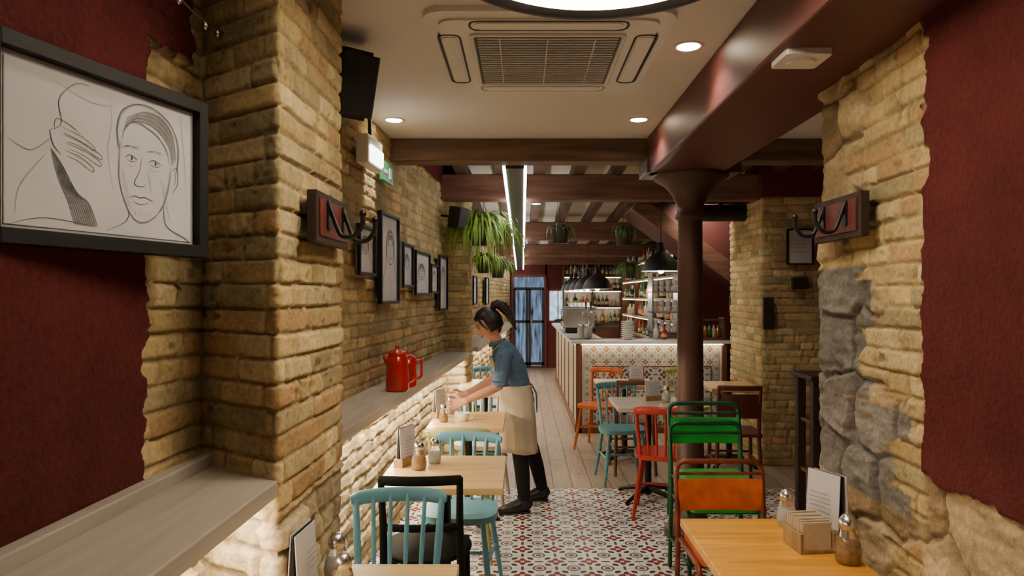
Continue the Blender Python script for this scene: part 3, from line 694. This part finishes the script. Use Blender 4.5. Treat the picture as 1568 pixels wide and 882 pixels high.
spindle_chair((-.48,2.52,0),math.radians(4),'blue')
slat_chair((-.435,3.10,0),math.pi+.03,'blackc','cafe_chair',True,.835)
spindle_chair((-.33,3.66,0),math.radians(-6),'blue')
spindle_chair((-.38,4.24,0),math.pi,'olive')
spindle_chair((-.32,5.32,0),math.radians(-5),'pale')
spindle_chair((-.36,5.95,0),math.pi,'teal')
spindle_chair((-.36,7.25,0),0,'blue')
tube_chair((.945,3.06,0),0,'rust','orange','orange',h=.80)
tube_chair((1.07,3.78,0),0,'dgreen','green','green',stack=True,h=.85)
spindle_chair((1.02,4.98,0),math.pi-.25,'redc')
spindle_chair((.86,5.90,0),.1,'teal')
slat_chair((1.0,6.25,0),math.pi,'brown','wooden_chair')
spindle_chair((.80,7.15,0),-.5,'orange')
slat_chair((1.78,5.75,0),math.pi-.1,'dred','wooden_chair',solid=True,h=.86)
spindle_chair((1.72,7.1,0),0.,'olive')

# ------------------------------------------------------------ tables
def table(x0,x1,y0,y1,m,ped=True,n='cafe_table'):
    b=MB(); w=x1-x0; d=y1-y0; k=5
    for i in range(k): b.box((0,-d/2+d*(i+.5)/k,.735),(w,d/k-.0012,.03),m)
    b.box((0,0,.712),(w*.7,d*.7,.016),'black')
    b.lathe([(.028,.03),(.026,.70),(.06,.705)],(0,0,0),'blackm',20)
    for ang in (45,135,225,315):
        c,s=math.cos(math.radians(ang)),math.sin(math.radians(ang)); r=.27
        b.tube([(0,0,.075),(c*r*.5,s*r*.5,.055),(c*r,s*r,.018)],[.024,.02,.014],'blackm',10); b.lathe([(.02,0),(.02,.012)],(c*r,s*r,0),'blackm',12)
    return b.obj(n,((x0+x1)/2,(y0+y1)/2,0),bevel=.003)
table(-.60,-.20,1.52,2.16,'oak'); table(-.66,-.085,3.0,3.62,'oak'); table(-.62,-.12,4.36,4.98,'oak'); table(-.60,-.12,6.3,6.9,'oak')
table(.60,1.085,1.93,2.60,'pine'); table(.72,1.27,5.12,5.70,'pale'); table(.72,1.28,6.40,6.95,'oak'); table(1.72,2.2,6.2,6.75,'oak')

# ------------------------------------------------------------ table things
def shaker(x,y,z,s=1.,m='oil',name='spice_shaker'):
    b=MB()
    b.lathe([(.0,0),(.030*s,0),(.034*s,.01*s),(.036*s,.035*s),(.028*s,.075*s),(.022*s,.095*s)],(0,0,0),'glass',20)
    b.lathe([(.0,.004),(.028*s,.006),(.032*s,.035*s),(.027*s,.058*s),(0,.06*s)],(0,0,0),m,16)
    b.lathe([(.023*s,.093*s),(.025*s,.095*s),(.024*s,.115*s),(.015*s,.13*s),(0,.134*s)],(0,0,0),'steel',20); b.obj(name,(x,y,z))
def menu(x,y,z,rz,h=.2,c2='black'):
    b=MB()
    for i,(t,m) in enumerate(((-.10,'paper'),(.0,c2),(.10,'paper'))):
        R=Matrix.Rotation(t*.6,3,'X'); b.box((i*.006,i*.014,h/2),(.14,.003,h),m,R=R)
    for k in range(7): b.box((0,-.004-.012,h*.25+k*.016),(.09,.0012,.004),'inkl')
    b.box((.003,.012,.02),(.15,.05,.04),'leg'); b.obj('menu_holder',(x,y,z),rz,bevel=.001)
Z=.751
shaker(-.505,3.33,Z,1.05,'oil'); shaker(-.445,3.46,Z,.95,'salt'); menu(-.575,3.42,Z,1.2,.19)
shaker(-.555,2.04,Z,1.05,'salt'); menu(-.60,1.90,Z,1.5,.20); shaker(-.50,1.90,Z,1,'oil')
menu(-.57,4.76,Z,1.2,.19,'brown'); shaker(-.53,4.58,Z,.9,'oil')
shaker(1.035,2.17,Z,1.15,'oil'); shaker(.975,2.52,Z,1.0,'salt'); menu(1.06,2.41,Z,-1.15,.225)
b=MB(); b.box((0,0,.006),(.12,.12,.012),'leg')
for sx in(-1,1): b.box((sx*.057,0,.035),(.008,.12,.06),'leg')
for k in range(9): b.box((0,-.048+.012*k,.055+.004*(k%3)),(.10,.008,.09),'napkin')
b.obj('napkin_holder',(.965,2.30,Z),.1,bevel=.002)
menu(1.1,6.6,Z,0,.16); menu(1.05,5.5,Z,.4,.16,'redc'); shaker(1.14,5.42,Z,1,'salt')

# red enamel coffee pots on shelf
def pot(loc,s,rz):
    b=MB()
    b.lathe([(.0,0),(.066,0),(.069,.008),(.064,.15),(.058,.20),(.052,.21),(.055,.216),(.055,.222),(.035,.236),(.010,.242),(.010,.252),(.015,.262),(0,.268)],(0,0,0),'thermos',36)
    b.tube(rpath([(.054,-.01,.19),(.10,-.02,.20),(.10,-.02,.07),(.062,-.01,.05)],.03,5),[(.010,.006)]*14,'thermos',10)
    b.tube([(-.05,.01,.15),(-.065,.02,.18),(-.078,.025,.205)],[.018,.014,.010],'thermos',12); o=b.obj('red_coffee_pot',loc,rz); o.scale=(s,s,s)
pot((-.72,3.93,1.05),.98,.2); pot((-.69,4.12,1.05),.80,.5)

# ------------------------------------------------------------ plants
def spider(name,loc,n,ln,top,seed,m='plant',potr=.10,potm='zinc',up=.25,wd=.009):
    r=random.Random(seed); b=MB()
    b.lathe([(0,-.15),(potr*.75,-.15),(potr,0),(potr*1.05,.005),(potr*.95,.0),(potr*.9,-.02),(0,-.02)],(0,0,0),potm,24)
    for k in range(3):
        aa=k*2.094+.3; b.tube([(potr*math.cos(aa),potr*math.sin(aa),0),(0,0,min(.45,top-loc[2]-.02))],.003,'zinc',5)
    b.tube([(0,0,min(.45,top-loc[2]-.02)),(0,0,top-loc[2])],.003,'zinc',5)
    for i in range(n):
        az=r.uniform(0,6.283); l=ln*r.uniform(.5,1.05); el=r.uniform(.3,1.35); w=wd*r.uniform(.7,1.3)
        d=vec((math.cos(az),math.sin(az),0)); side=vec((-math.sin(az),math.cos(az),0)); p=d*potr*.3*r.random(); vs=[]; ang=el; seg=8
        for k in range(seg+1):
            ww=w*(1-(k/seg)**2)+.0008; vs+=[p-side*ww,p+side*ww]
            p=p+(d*math.cos(ang)+vec((0,0,1))*math.sin(ang))*l/seg; ang-=(el+1.35)/seg*1.45; ang=max(ang,-1.52)
        b.add(vs,[(2*k,2*k+1,2*k+3,2*k+2) for k in range(seg)],m,True)
    b.obj(name,loc)
spider('hanging_spider_plant',(-.42,6.75,2.24),340,.76,2.70,1,potr=.11,wd=.011)
spider('hanging_spider_plant',(-.44,7.7,2.0),140,.40,2.66,2,potr=.08,m='plant')
spider('hanging_spider_plant',(-.30,8.3,1.96),120,.38,2.64,3,potr=.09,m='plant2')
spider('hanging_potted_plant',(.39,7.0,2.28),50,.24,2.70,4,'plant2',.095)
spider('hanging_potted_plant',(1.04,7.0,2.26),50,.22,2.70,5,'plant2',.095)
spider('potted_plant',(1.60,10.1,2.0),120,.45,2.5,6,'plant2',.10)

# ------------------------------------------------------------ bar counter
b=MB()
b.box((1.50,7.98,.52),(1.72,.10,1.04),'ccream'); b.box((.68,10.4,.52),(.10,4.9,1.04),'cside')
b.box((1.50,7.925,.53),(1.56,.012,.98),'border'); b.box((1.50,7.915,.44),(1.36,.012,.66),'btile')
b.box((1.50,7.913,.775),(1.38,.014,.012),'brown'); b.box((1.50,7.913,.105),(1.38,.014,.012),'brown')
for xx in (.815,2.185): b.box((xx,7.913,.44),(.012,.014,.67),'brown')
b.box((.655,7.915,.52),(.07,.03,1.04),'brown'); b.box((2.34,7.915,.52),(.06,.03,1.04),'brown'); b.box((1.5,7.915,.03),(1.7,.03,.07),'brown'); b.box((1.5,7.89,1.03),(1.64,.02,.010),'ledw')
b.box((.605,10.4,1.032),(.012,4.8,.010),'ledw'); b.box((.622,10.4,.05),(.02,4.9,.1),'brown')
for k in range(6): b.box((.625,8.4+k*.85,.52),(.012,.03,.95),'brown')
b.box((1.49,8.05,1.058),(1.86,.42,.035),'ccream'); b.box((.76,10.5,1.058),(.42,4.8,.035),'ccream')
b.obj('bar_counter',bevel=.004)
area('bar_led_light',(1.5,7.87,1.025),1.6,.02,2.0,WARM,(math.radians(5),0,0))
# coffee machine
b=MB(); b.box((0,0,.2),(.40,.55,.26),'steel'); b.box((0,-.02,.35),(.44,.6,.03),'steel'); b.box((0,0,.04),(.42,.58,.05),'blackm')
for k in(-.15,.15): b.lathe([(.035,0),(.035,.05)],(-.20,k,.17),'steel',16); b.tube([(-.2,k,.18),(-.34,k,.16)],.011,'black',8)
for k in range(5): b.lathe([(.025,0),(.035,.05)],(-.12+.06*k,.0,.365),'white',14)
b.obj('espresso_machine',(.80,9.7,1.076),bevel=.008)
b=MB(); b.lathe([(.05,0),(.05,.02),(.022,.03),(.022,.32),(.03,.34),(.0,.36)],(0,0,0),'steel',20)
for k in(-1,1): b.tube([(0,0,.30),(k*.07,-.02,.30),(k*.08,-.02,.24)],.01,'steel',8); b.tube([(k*.03,0,.34),(k*.035,-.01,.44)],[.008,.014],'black',8)
b.obj('beer_tap',(.86,8.9,1.076))
b=MB()
for k in range(9):
    z=k*.024
    b.lathe([(.0,0),(.04,0),(.085,.022),(.08,.024),(.03,.006)],(0,0,z),'white',20)
b.obj('stacked_plates',(1.25,8.1,1.076))
def bottles(name,pts,seed,hs=(.2,.32)):
    r=random.Random(seed); b=MB()
    for (x,y,z) in pts:
        h=r.uniform(*hs); rr=r.uniform(.028,.042); m=r.choice(['bottleg','bottleb','bottlec','bottleg','dark','thermos','label','white'])
        b.lathe([(0,0),(rr,0),(rr,h*.55),(rr*.9,h*.63),(rr*.35,h*.75),(rr*.32,h*.96),(rr*.4,h),(0,h)],(x,y,z),m,12)
        b.lathe([(rr*1.02,h*.15),(rr*1.02,h*.42)],(x,y,z),'label',12,caps=False)
    b.obj(name)
# bar back shelving along right
b=MB(); SH=[.9,1.22,1.54,1.86,2.16]
for z in SH: b.box((2.20,11.6,z),(.32,4.8,.03),'shelf')
for y in (9.25,10.8,12.4,13.95): b.box((2.20,y,1.25),(.32,.035,2.1),'brown')
b.box((2.37,11.6,1.1),(.02,4.8,2.2),'offw'); b.box((2.2,11.6,.44),(.34,4.8,.88),'brown')
for z in (1.22,1.54,1.86,2.16): b.box((2.06,11.6,z-.022),(.02,4.7,.012),'ledw')
b.obj('bar_shelving',bevel=.003)
bottles('shelf_bottles',[(2.12+random.uniform(-.04,.08),9.4+k*.085,SH[j]+.016) for j in range(5) for k in range(53) if random.random()<.9 and min(abs(9.4+k*.085-q) for q in (10.8,12.4))>.06],5,(.14,.27))
b=MB(); SH2=[1.0,1.35,1.7,2.0]
for z in SH2: b.box((1.5,14.7,z),(1.25,.25,.03),'brown')
for x in (.88,1.5,2.12): b.box((x,14.7,1.1),(.03,.25,2.2),'brown')
for z in (1.35,1.7,2.0): b.box((1.5,14.6,z-.022),(1.2,.02,.012),'ledl')
b.box((1.5,14.84,1.1),(1.25,.02,2.2),'offw'); b.box((1.5,14.7,.45),(1.25,.3,.9),'brown'); b.obj('liquor_cabinet')
bottles('liquor_bottles',[(.96+k*.085,14.66,SH2[j]+.016) for j in range(4) for k in range(14) if abs(.96+k*.085-1.5)>.05],8,(.2,.3))
bottles('counter_bottles',[(1.0+k*.10+random.uniform(-.02,.02),8.15,1.077) for k in (6,7,9)],9,(.14,.24))
b=MB()
for k in range(12):
    x,y=.68+random.uniform(0,.2),8.3+k*.09 if k<4 else 10.9+k*.14
    b.lathe([(0,0),(.04,0),(.045,.10),(.04,.14)],(x,y,0),'bottlec',14); b.lathe([(.043,.14),(.043,.16),(0,.165)],(x,y,0),'steel',14)
b.obj('counter_jars',(0,0,1.077))
# glass food case on the counter
b=MB(); b.box((0,0,.02),(.34,.7,.04),'steel'); b.box((0,0,.30),(.34,.7,.015),'steel'); b.box((0,0,.16),(.30,.66,.008),'glass')
for sx in(-1,1):
    for sy in(-1,1): b.box((sx*.165,sy*.345,.16),(.012,.012,.28),'steel')
for k in range(6): b.ell((0,-.25+.1*k,.06),(.07,.04,.03),'label',12,8); b.ell((0,-.25+.1*k,.19),(.07,.04,.025),'napkin',12,8)
b.obj('pastry_display_case',(.78,10.5,1.076))
# cup rack behind bar
b=MB(); b.box((0,0,.45),(.36,.34,.9),'offw'); b.box((0,-.02,1.0),(.34,.30,.20),'steel')
for z in (1.12,1.38,1.64,1.90): 
    b.box((0,0,z),(.36,.30,.02),'shelf')
    for i in range(4):
        for j in range(2): b.lathe([(0,0),(.03,0),(.042,.07),(.038,.07)],(-.13+.086*i,-.1,z+.01+.075*j),'white',14)
for sx in(-1,1): b.box((sx*.17,0,1.5),(.02,.3,.82),'steel')
b.obj('cup_rack',(1.85,8.95,0),bevel=.004)
b=MB()
for z in (0,.22): b.box((0,0,z),(.34,.2,.02),'brown')
for sx in(-1,1): b.box((sx*.17,0,.12),(.02,.2,.26),'brown')
for k in range(6): b.lathe([(0,0),(.03,0),(.032,.09),(.012,.12),(.012,.15)],(-.13+.05*k,0,.01),['bottleg','label','bottleb'][k%3],10)
b.obj('wine_crate',(2.2,8.1,1.09))
# sign on red wall
b=MB(); b.box((0,0,0),(.12,.01,.36),'paper'); b.box((0,-.007,.10),(.10,.004,.12),'signr'); b.box((0,-.007,-.08),(.10,.004,.14),'signr'); b.obj('fire_sign',(2.78,8.98,1.56))
b=MB(); b.tube([(1.72,6.9,2.43),(2.4,6.9,2.43)],.085,'black',20); b.box((2.0,6.9,2.54),(.04,.03,.10),'blackm'); b.obj('ventilation_duct')
# slim dark wooden stand by the stone pier: two posts, top and shelves
b=MB()
for (px,py) in ((0,-.12),(0,.12),(.34,-.12),(.34,.12)): b.box((px,py,.53),(.055,.055,1.06),'greenw')
b.box((.17,0,1.075),(.44,.34,.03),'greenw')
for z in (.12,.45,.78): b.box((.17,0,z),(.36,.26,.022),'brown')
b.obj('wooden_stand',(1.86,4.45,0),bevel=.005)

# ------------------------------------------------------------ waitress
P0=bpy.data.objects.new('waitress',None); COL.objects.link(P0); P0.location=(0,5.15,0)
def part(b,name,vox=None,smooth=0,solid=0):
    o=b.obj(name,(0,-5.15,0),parent=P0)
    if solid:
        m=o.modifiers.new('s','SOLIDIFY'); m.thickness=solid
    if vox:
        m=o.modifiers.new('r','REMESH'); m.mode='VOXEL'; m.voxel_size=vox; m.use_smooth_shade=True
    if smooth:
        m=o.modifiers.new('sm','SMOOTH'); m.iterations=smooth; m.factor=.5
    return o
CY=5.15
# body (skin)
b=MB()
b.tube([(-.06,CY,.95),(-.105,CY,1.08),(-.145,CY,1.165),(-.168,CY,1.21),(-.192,CY-.005,1.25),(-.214,CY-.01,1.29),(-.234,CY-.02,1.335)],[(.12,.08),(.14,.09),(.14,.075),(.08,.06),(.046,.048),(.042,.045),(.046,.05)],'skin',20,ref=(0,1,0))
fwd=Vector((-.86,-.16,-.52)).normalized(); side=Vector((0,0,1)).cross(fwd).normalized(); up=fwd.cross(side)
HC=Vector((-.255,5.125,1.385)); HT=Matrix.Translation(HC)@Matrix((fwd,side,up)).transposed().to_4x4()
def gs(v,s): return math.exp(-(v/s)**2)
def head_fn(p,d):
    x,y,z=p
    if z<0: k=-z/.115; y*=1-.28*k*k; x=x*(1-.18*k)+ .012*k
    if x>0:
        x*= .93
        x+=.024*gs(y,.011)*gs(z+.018,.018)+.012*gs(y,.009)*gs(z-.005,.02)
        x+=.008*gs(y,.022)*gs(z+.056,.010)-.004*gs(y,.03)*gs(z+.072,.007)+.010*gs(y,.022)*gs(z+.095,.018)
        x-=.009*(gs(y-.032,.014)+gs(y+.032,.014))*gs(z-.008,.012)
        x+=.004*gs(z-.03,.012)
    else: x*=1.06
    return (x,y,z)
b.ell((0,0,0),(.096,.074,.113),'skin',64,48,T=HT,fn=head_fn)
for sy in(-1,1): b.ell((-.008,sy*.074,-.005),(.018,.010,.03),'skin',14,10,T=HT)
armN=[(-.130,4.99,1.165),(-.148,4.945,1.04),(-.170,4.92,.945),(-.25,4.88,.91),(-.34,4.84,.878),(-.405,4.812,.855)]
armF=[(-.140,5.31,1.165),(-.182,5.30,1.04),(-.22,5.26,.955),(-.29,5.16,.925),(-.36,5.04,.90),(-.415,4.955,.885)]
for A in (armN,armF): b.tube(A,[.048,.040,.036,.035,.028,.022],'skin',16)
def hand(b,w,d,pn,thumb_up=1):
    d=Vector(d).normalized(); pn=Vector(pn); pn=(pn-pn.dot(d)*d).normalized(); sd=d.cross(pn)
    if sd.z*thumb_up<0: sd=-sd
    w=Vector(w); P=[w-d*.02,w+d*.02,w+d*.05,w+d*.085]
    b.tube([tuple(p) for p in P],[(.022,.018),(.030,.014),(.038,.013),(.036,.010)],'skin',16,ref=tuple(sd))
    for i,(o,l) in enumerate(((.028,.066),(.0095,.075),(-.0095,.070),(-.027,.054))):
        p=w+d*.075+sd*o; ang=.25+.08*i; pts=[p]
        for k,f in enumerate((.42,.33,.27)):
            dd=(d*math.cos(ang)+pn*math.sin(ang)+sd*(o*2.5)*(1-k*.4)).normalized(); p=p+dd*l*f*1.1; pts.append(p); ang+=.48
        b.tube([tuple(q) for q in pts],[.0092,.0088,.008,.0062],'skin',10); b.ell(tuple(pts[-1]),(.0062,)*3,'skin',8,6)
    p=w+d*.025+sd*.022; pts=[p]; 
    for k,(ad,ap,asd,l) in enumerate(((.55,.35,.75,.034),(.75,.55,.35,.028),(.85,.6,.1,.022))):
        p=p+(d*ad+pn*ap+sd*asd).normalized()*l; pts.append(p)
    b.tube([tuple(q) for q in pts],[.0125,.0105,.0095,.007],'skin',10); b.ell(tuple(pts[-1]),(.007,)*3,'skin',8,6)
hand(b,armN[-1],(-.9,.12,-.28),(.12,.95,-.1)); hand(b,armF[-1],(-.85,-.35,-.38),(-.2,-.95,0))
part(b,'body',.0042,2)
# facial details
b=MB()
for sy in(-1,1):
    b.ell((.076,sy*.031,.008),(.009,.013,.006),'eyew',12,8,T=HT); b.ell((.083,sy*.031,.006),(.004,.005,.005),'hair',10,6,T=HT)
    b.tube([(.086,sy*.015,.030),(.086,sy*.033,.036),(.074,sy*.050,.030)],[.0025,.003,.002],'hair',8,T=HT)
    b.tube([(.086,sy*.018,.013),(.0865,sy*.031,.016),(.078,sy*.046,.011)],[.0015,.0022,.0015],'hair',6,T=HT)
b.tube([(.086,-.020,-.055),(.0955,-.008,-.052),(.0955,.008,-.052),(.086,.020,-.055)],[.002,.004,.004,.002],'lip',8,T=HT)
b.tube([(.085,-.016,-.060),(.093,0,-.062),(.085,.016,-.060)],[.002,.0045,.002],'lip',8,T=HT)
part(b,'face_details')
# hair
b=MB()
def hair_fn(p,d):
    x,y,z=p
    face=min(1,max(0,(x-.022-.10*max(0,z-.02))/.02))*min(1,max(0,(.070-z)/.02))
    low=min(1,max(0,(-.055-z)/.02))*(1 if x>-.03 else .5)
    k=max(face,low); f=1.10*(1-k)+.86*k
    r_=1+.012*math.sin(math.atan2(y,z+.3)*60)
    return (x*f*r_-(.006),y*f*r_,z*f*r_+.003)
b.ell((0,0,0),(.098,.076,.115),'hair',64,48,T=HT,fn=hair_fn)
pt=[(-.078,0,.075),(-.105,0,.098),(-.135,0,.095),(-.160,0,.055),(-.172,.005,-.01),(-.168,.005,-.08),(-.155,.0,-.14)]
b.tube(pt,[.020,.030,.038,.040,.034,.024,.006],'hair',18,T=HT)
b.lathe([(.02,-.012),(.026,0),(.02,.012)],(-.086,0,.084),'shoe',14,T=HT)
for k in range(8):
    o=(k-3.5)*.006; b.tube([(-.115,o,.105),(-.160,o*1.6,.07),(-.178,o*1.8,-.03),(-.160,o*1.2,-.13-.01*(k%3))],[.008,.010,.009,.003],'hair',8,T=HT)
for sy in(-1,1): b.tube([(.055,sy*.062,.06),(.05,sy*.078,.02),(.035,sy*.080,-.03)],[.010,.008,.003],'hair',8,T=HT)
part(b,'hair')
# shirt
b=MB()
b.tube([(-.03,CY,.83),(-.046,CY,.92),(-.076,CY,1.0),(-.110,CY,1.09),(-.138,CY,1.16),(-.160,CY,1.205),(-.185,CY-.003,1.24)],[(.152,.118),(.140,.106),(.152,.115),(.170,.122),(.174,.102),(.120,.080),(.060,.056)],'denim',28,ref=(0,1,0))
b.tube([(-.125,5.03,1.165),(-.138,4.985,1.14),(-.150,4.95,1.04),(-.164,4.93,.965)],[.056,.064,.056,.054],'denim',20)
b.tube([(-.135,5.27,1.165),(-.148,5.31,1.14),(-.180,5.305,1.045),(-.21,5.27,.97)],[.056,.064,.056,.054],'denim',20)
part(b,'shirt',.0075,3)
b=MB(); b.tube([(-.183+.060*math.cos(t)-.006,CY+.064*math.sin(t),1.243-.02*math.cos(t+math.pi)*1.0) for t in [2*math.pi*i/20 for i in range(20)]],[(.016,.006)]*20,'denim',8,True,ref=(0,0,1))
b.tube([(-.165+.054*math.cos(t),4.928+.054*math.sin(t),.960) for t in [2*math.pi*i/20 for i in range(20)]],[(.018,.006)]*20,'denim',8,True,ref=(0,0,1)); part(b,'collar_and_cuff')
# trousers
b=MB()
b.tube([(-.02,CY,.72),(-.02,CY,.80),(-.04,CY,.90)],[(.14,.10),(.152,.112),(.135,.10)],'pants',24,ref=(0,1,0))
b.tube([(-.015,5.07,.78),(-.015,5.055,.60),(-.02,5.035,.45),(.0,5.03,.28),(.015,5.02,.09)],[.090,.080,.060,.056,.044],'pants',18)
b.tube([(-.01,5.23,.78),(.02,5.25,.60),(.06,5.28,.45),(.11,5.30,.28),(.155,5.32,.09)],[.090,.080,.060,.056,.044],'pants',18)
part(b,'trousers',.009,2)
# shoes
b=MB()
for (x,y,yy) in ((.0,5.02,-.035),(.14,5.32,-.02)):
    b.tube([(x+.065,y,.045),(x+.05,y,.055),(x+.01,y,.062),(x-.06,y+yy*.4,.045),(x-.12,y+yy*.8,.033),(x-.165,y+yy,.028),(x-.18,y+yy,.025)],[(.018,.025),(.034,.05),(.037,.06),(.042,.045),(.044,.031),(.030,.024),(.01,.012)],'shoe',20,ref=(0,1,0))
    b.tube([(x+.015,y,.05),(x+.015,y,.10)],[.044,.042],'shoe',18)
    b.tube([(x+.06,y,.009),(x-.03,y,.009),(x-.11,y+yy*.8,.009),(x-.175,y+yy,.009)],[(.034,.009),(.036,.009),(.044,.009),(.022,.009)],'shoe',14,ref=(0,1,0))
part(b,'shoes')
# apron
b=MB(); vs=[]; n=40; zs=[.93,.90,.85,.78,.70,.62,.54,.48,.44]
for j,z in enumerate(zs):
    f=j/(len(zs)-1); ry=.148+.045*math.sin(min(1,f*1.6)*math.pi/2); rx=.114+.035*math.sin(min(1,f*1.6)*math.pi/2); cx=-.045+.035*f
    for i in range(n+1):
        t=math.pi+(-2.55+5.1*i/n); q=1+f*(.045*math.sin(7*t+1.2*z)+.025*math.sin(13*t))
        vs.append((cx+rx*q*math.cos(t),CY+ry*q*math.sin(t),z-.006*math.sin(4*t)*f))
b.add(vs,[(j*(n+1)+i,j*(n+1)+i+1,(j+1)*(n+1)+i+1,(j+1)*(n+1)+i) for j in range(len(zs)-1) for i in range(n)],'apron',True)
vs=[]; zb=[.92,.98,1.04,1.10,1.14]; cxs=[-.046,-.070,-.092,-.114,-.130]; rb=[(.120,.152),(.125,.160),(.130,.168),(.132,.178),(.124,.184)]
for z,cx,(rx,ry),hw in zip(zb,cxs,rb,(1.1,.95,.85,.75,.68)):
    for i in range(17):
        t=math.pi-hw+2*hw*i/16; vs.append((cx+rx*math.cos(t),CY+ry*math.sin(t),z))
b.add(vs,[(j*17+i,j*17+i+1,(j+1)*17+i+1,(j+1)*17+i) for j in range(4) for i in range(16)],'apron',True)
part(b,'apron',solid=.004)
b=MB()
for sy in(-1,1): b.tube([(-.228,CY+sy*.112,1.135),(-.220,CY+sy*.102,1.185),(-.180,CY+sy*.080,1.222),(-.115,CY+sy*.05,1.232)],[(.014,.003)]*4,'apron',8,ref=(0,1,0))
b.tube([(-.045+.122*math.cos(t),CY+.154*math.sin(t),.915) for t in [2*math.pi*i/28 for i in range(28)]],[(.014,.004)]*28,'apron',8,True,ref=(0,0,1))
for dy,l in ((-.03,.16),(.02,.20)): b.tube([(.08,CY+dy*.3,.91),(.105,CY+dy,.86),(.11,CY+dy*1.5,.91-l)],[(.016,.005),(.022,.007),(.014,.004)],'denim',8,ref=(0,1,0))
part(b,'apron_ties')
shaker(-.515,4.90,Z,.9,'salt')
b=MB(); b.lathe([(0,0),(.03,0),(.042,.05),(.044,.055),(.04,.052),(.028,.006),(0,.006)],(0,0,0),'white',24); b.tube(rpath([(.04,0,.045),(.065,0,.04),(.06,0,.015),(.035,0,.012)],.012,4),.005,'white',8); b.obj('coffee_cup',(-.40,4.62,Z))

# ------------------------------------------------------------ world & camera
w=bpy.data.worlds.new('World'); sc.world=w; w.use_nodes=True; bg=w.node_tree.nodes['Background']; bg.inputs[0].default_value=(1,.88,.74,1); bg.inputs[1].default_value=.045
cd=bpy.data.cameras.new('Camera'); cam=bpy.data.objects.new('Camera',cd); COL.objects.link(cam); cam.location=(0,0,1.6); cam.rotation_euler=(math.pi/2,0,0)
cd.lens=24; cd.sensor_width=36; cd.shift_x=-.0102; cd.shift_y=.0070; cd.clip_start=.05; sc.camera=cam
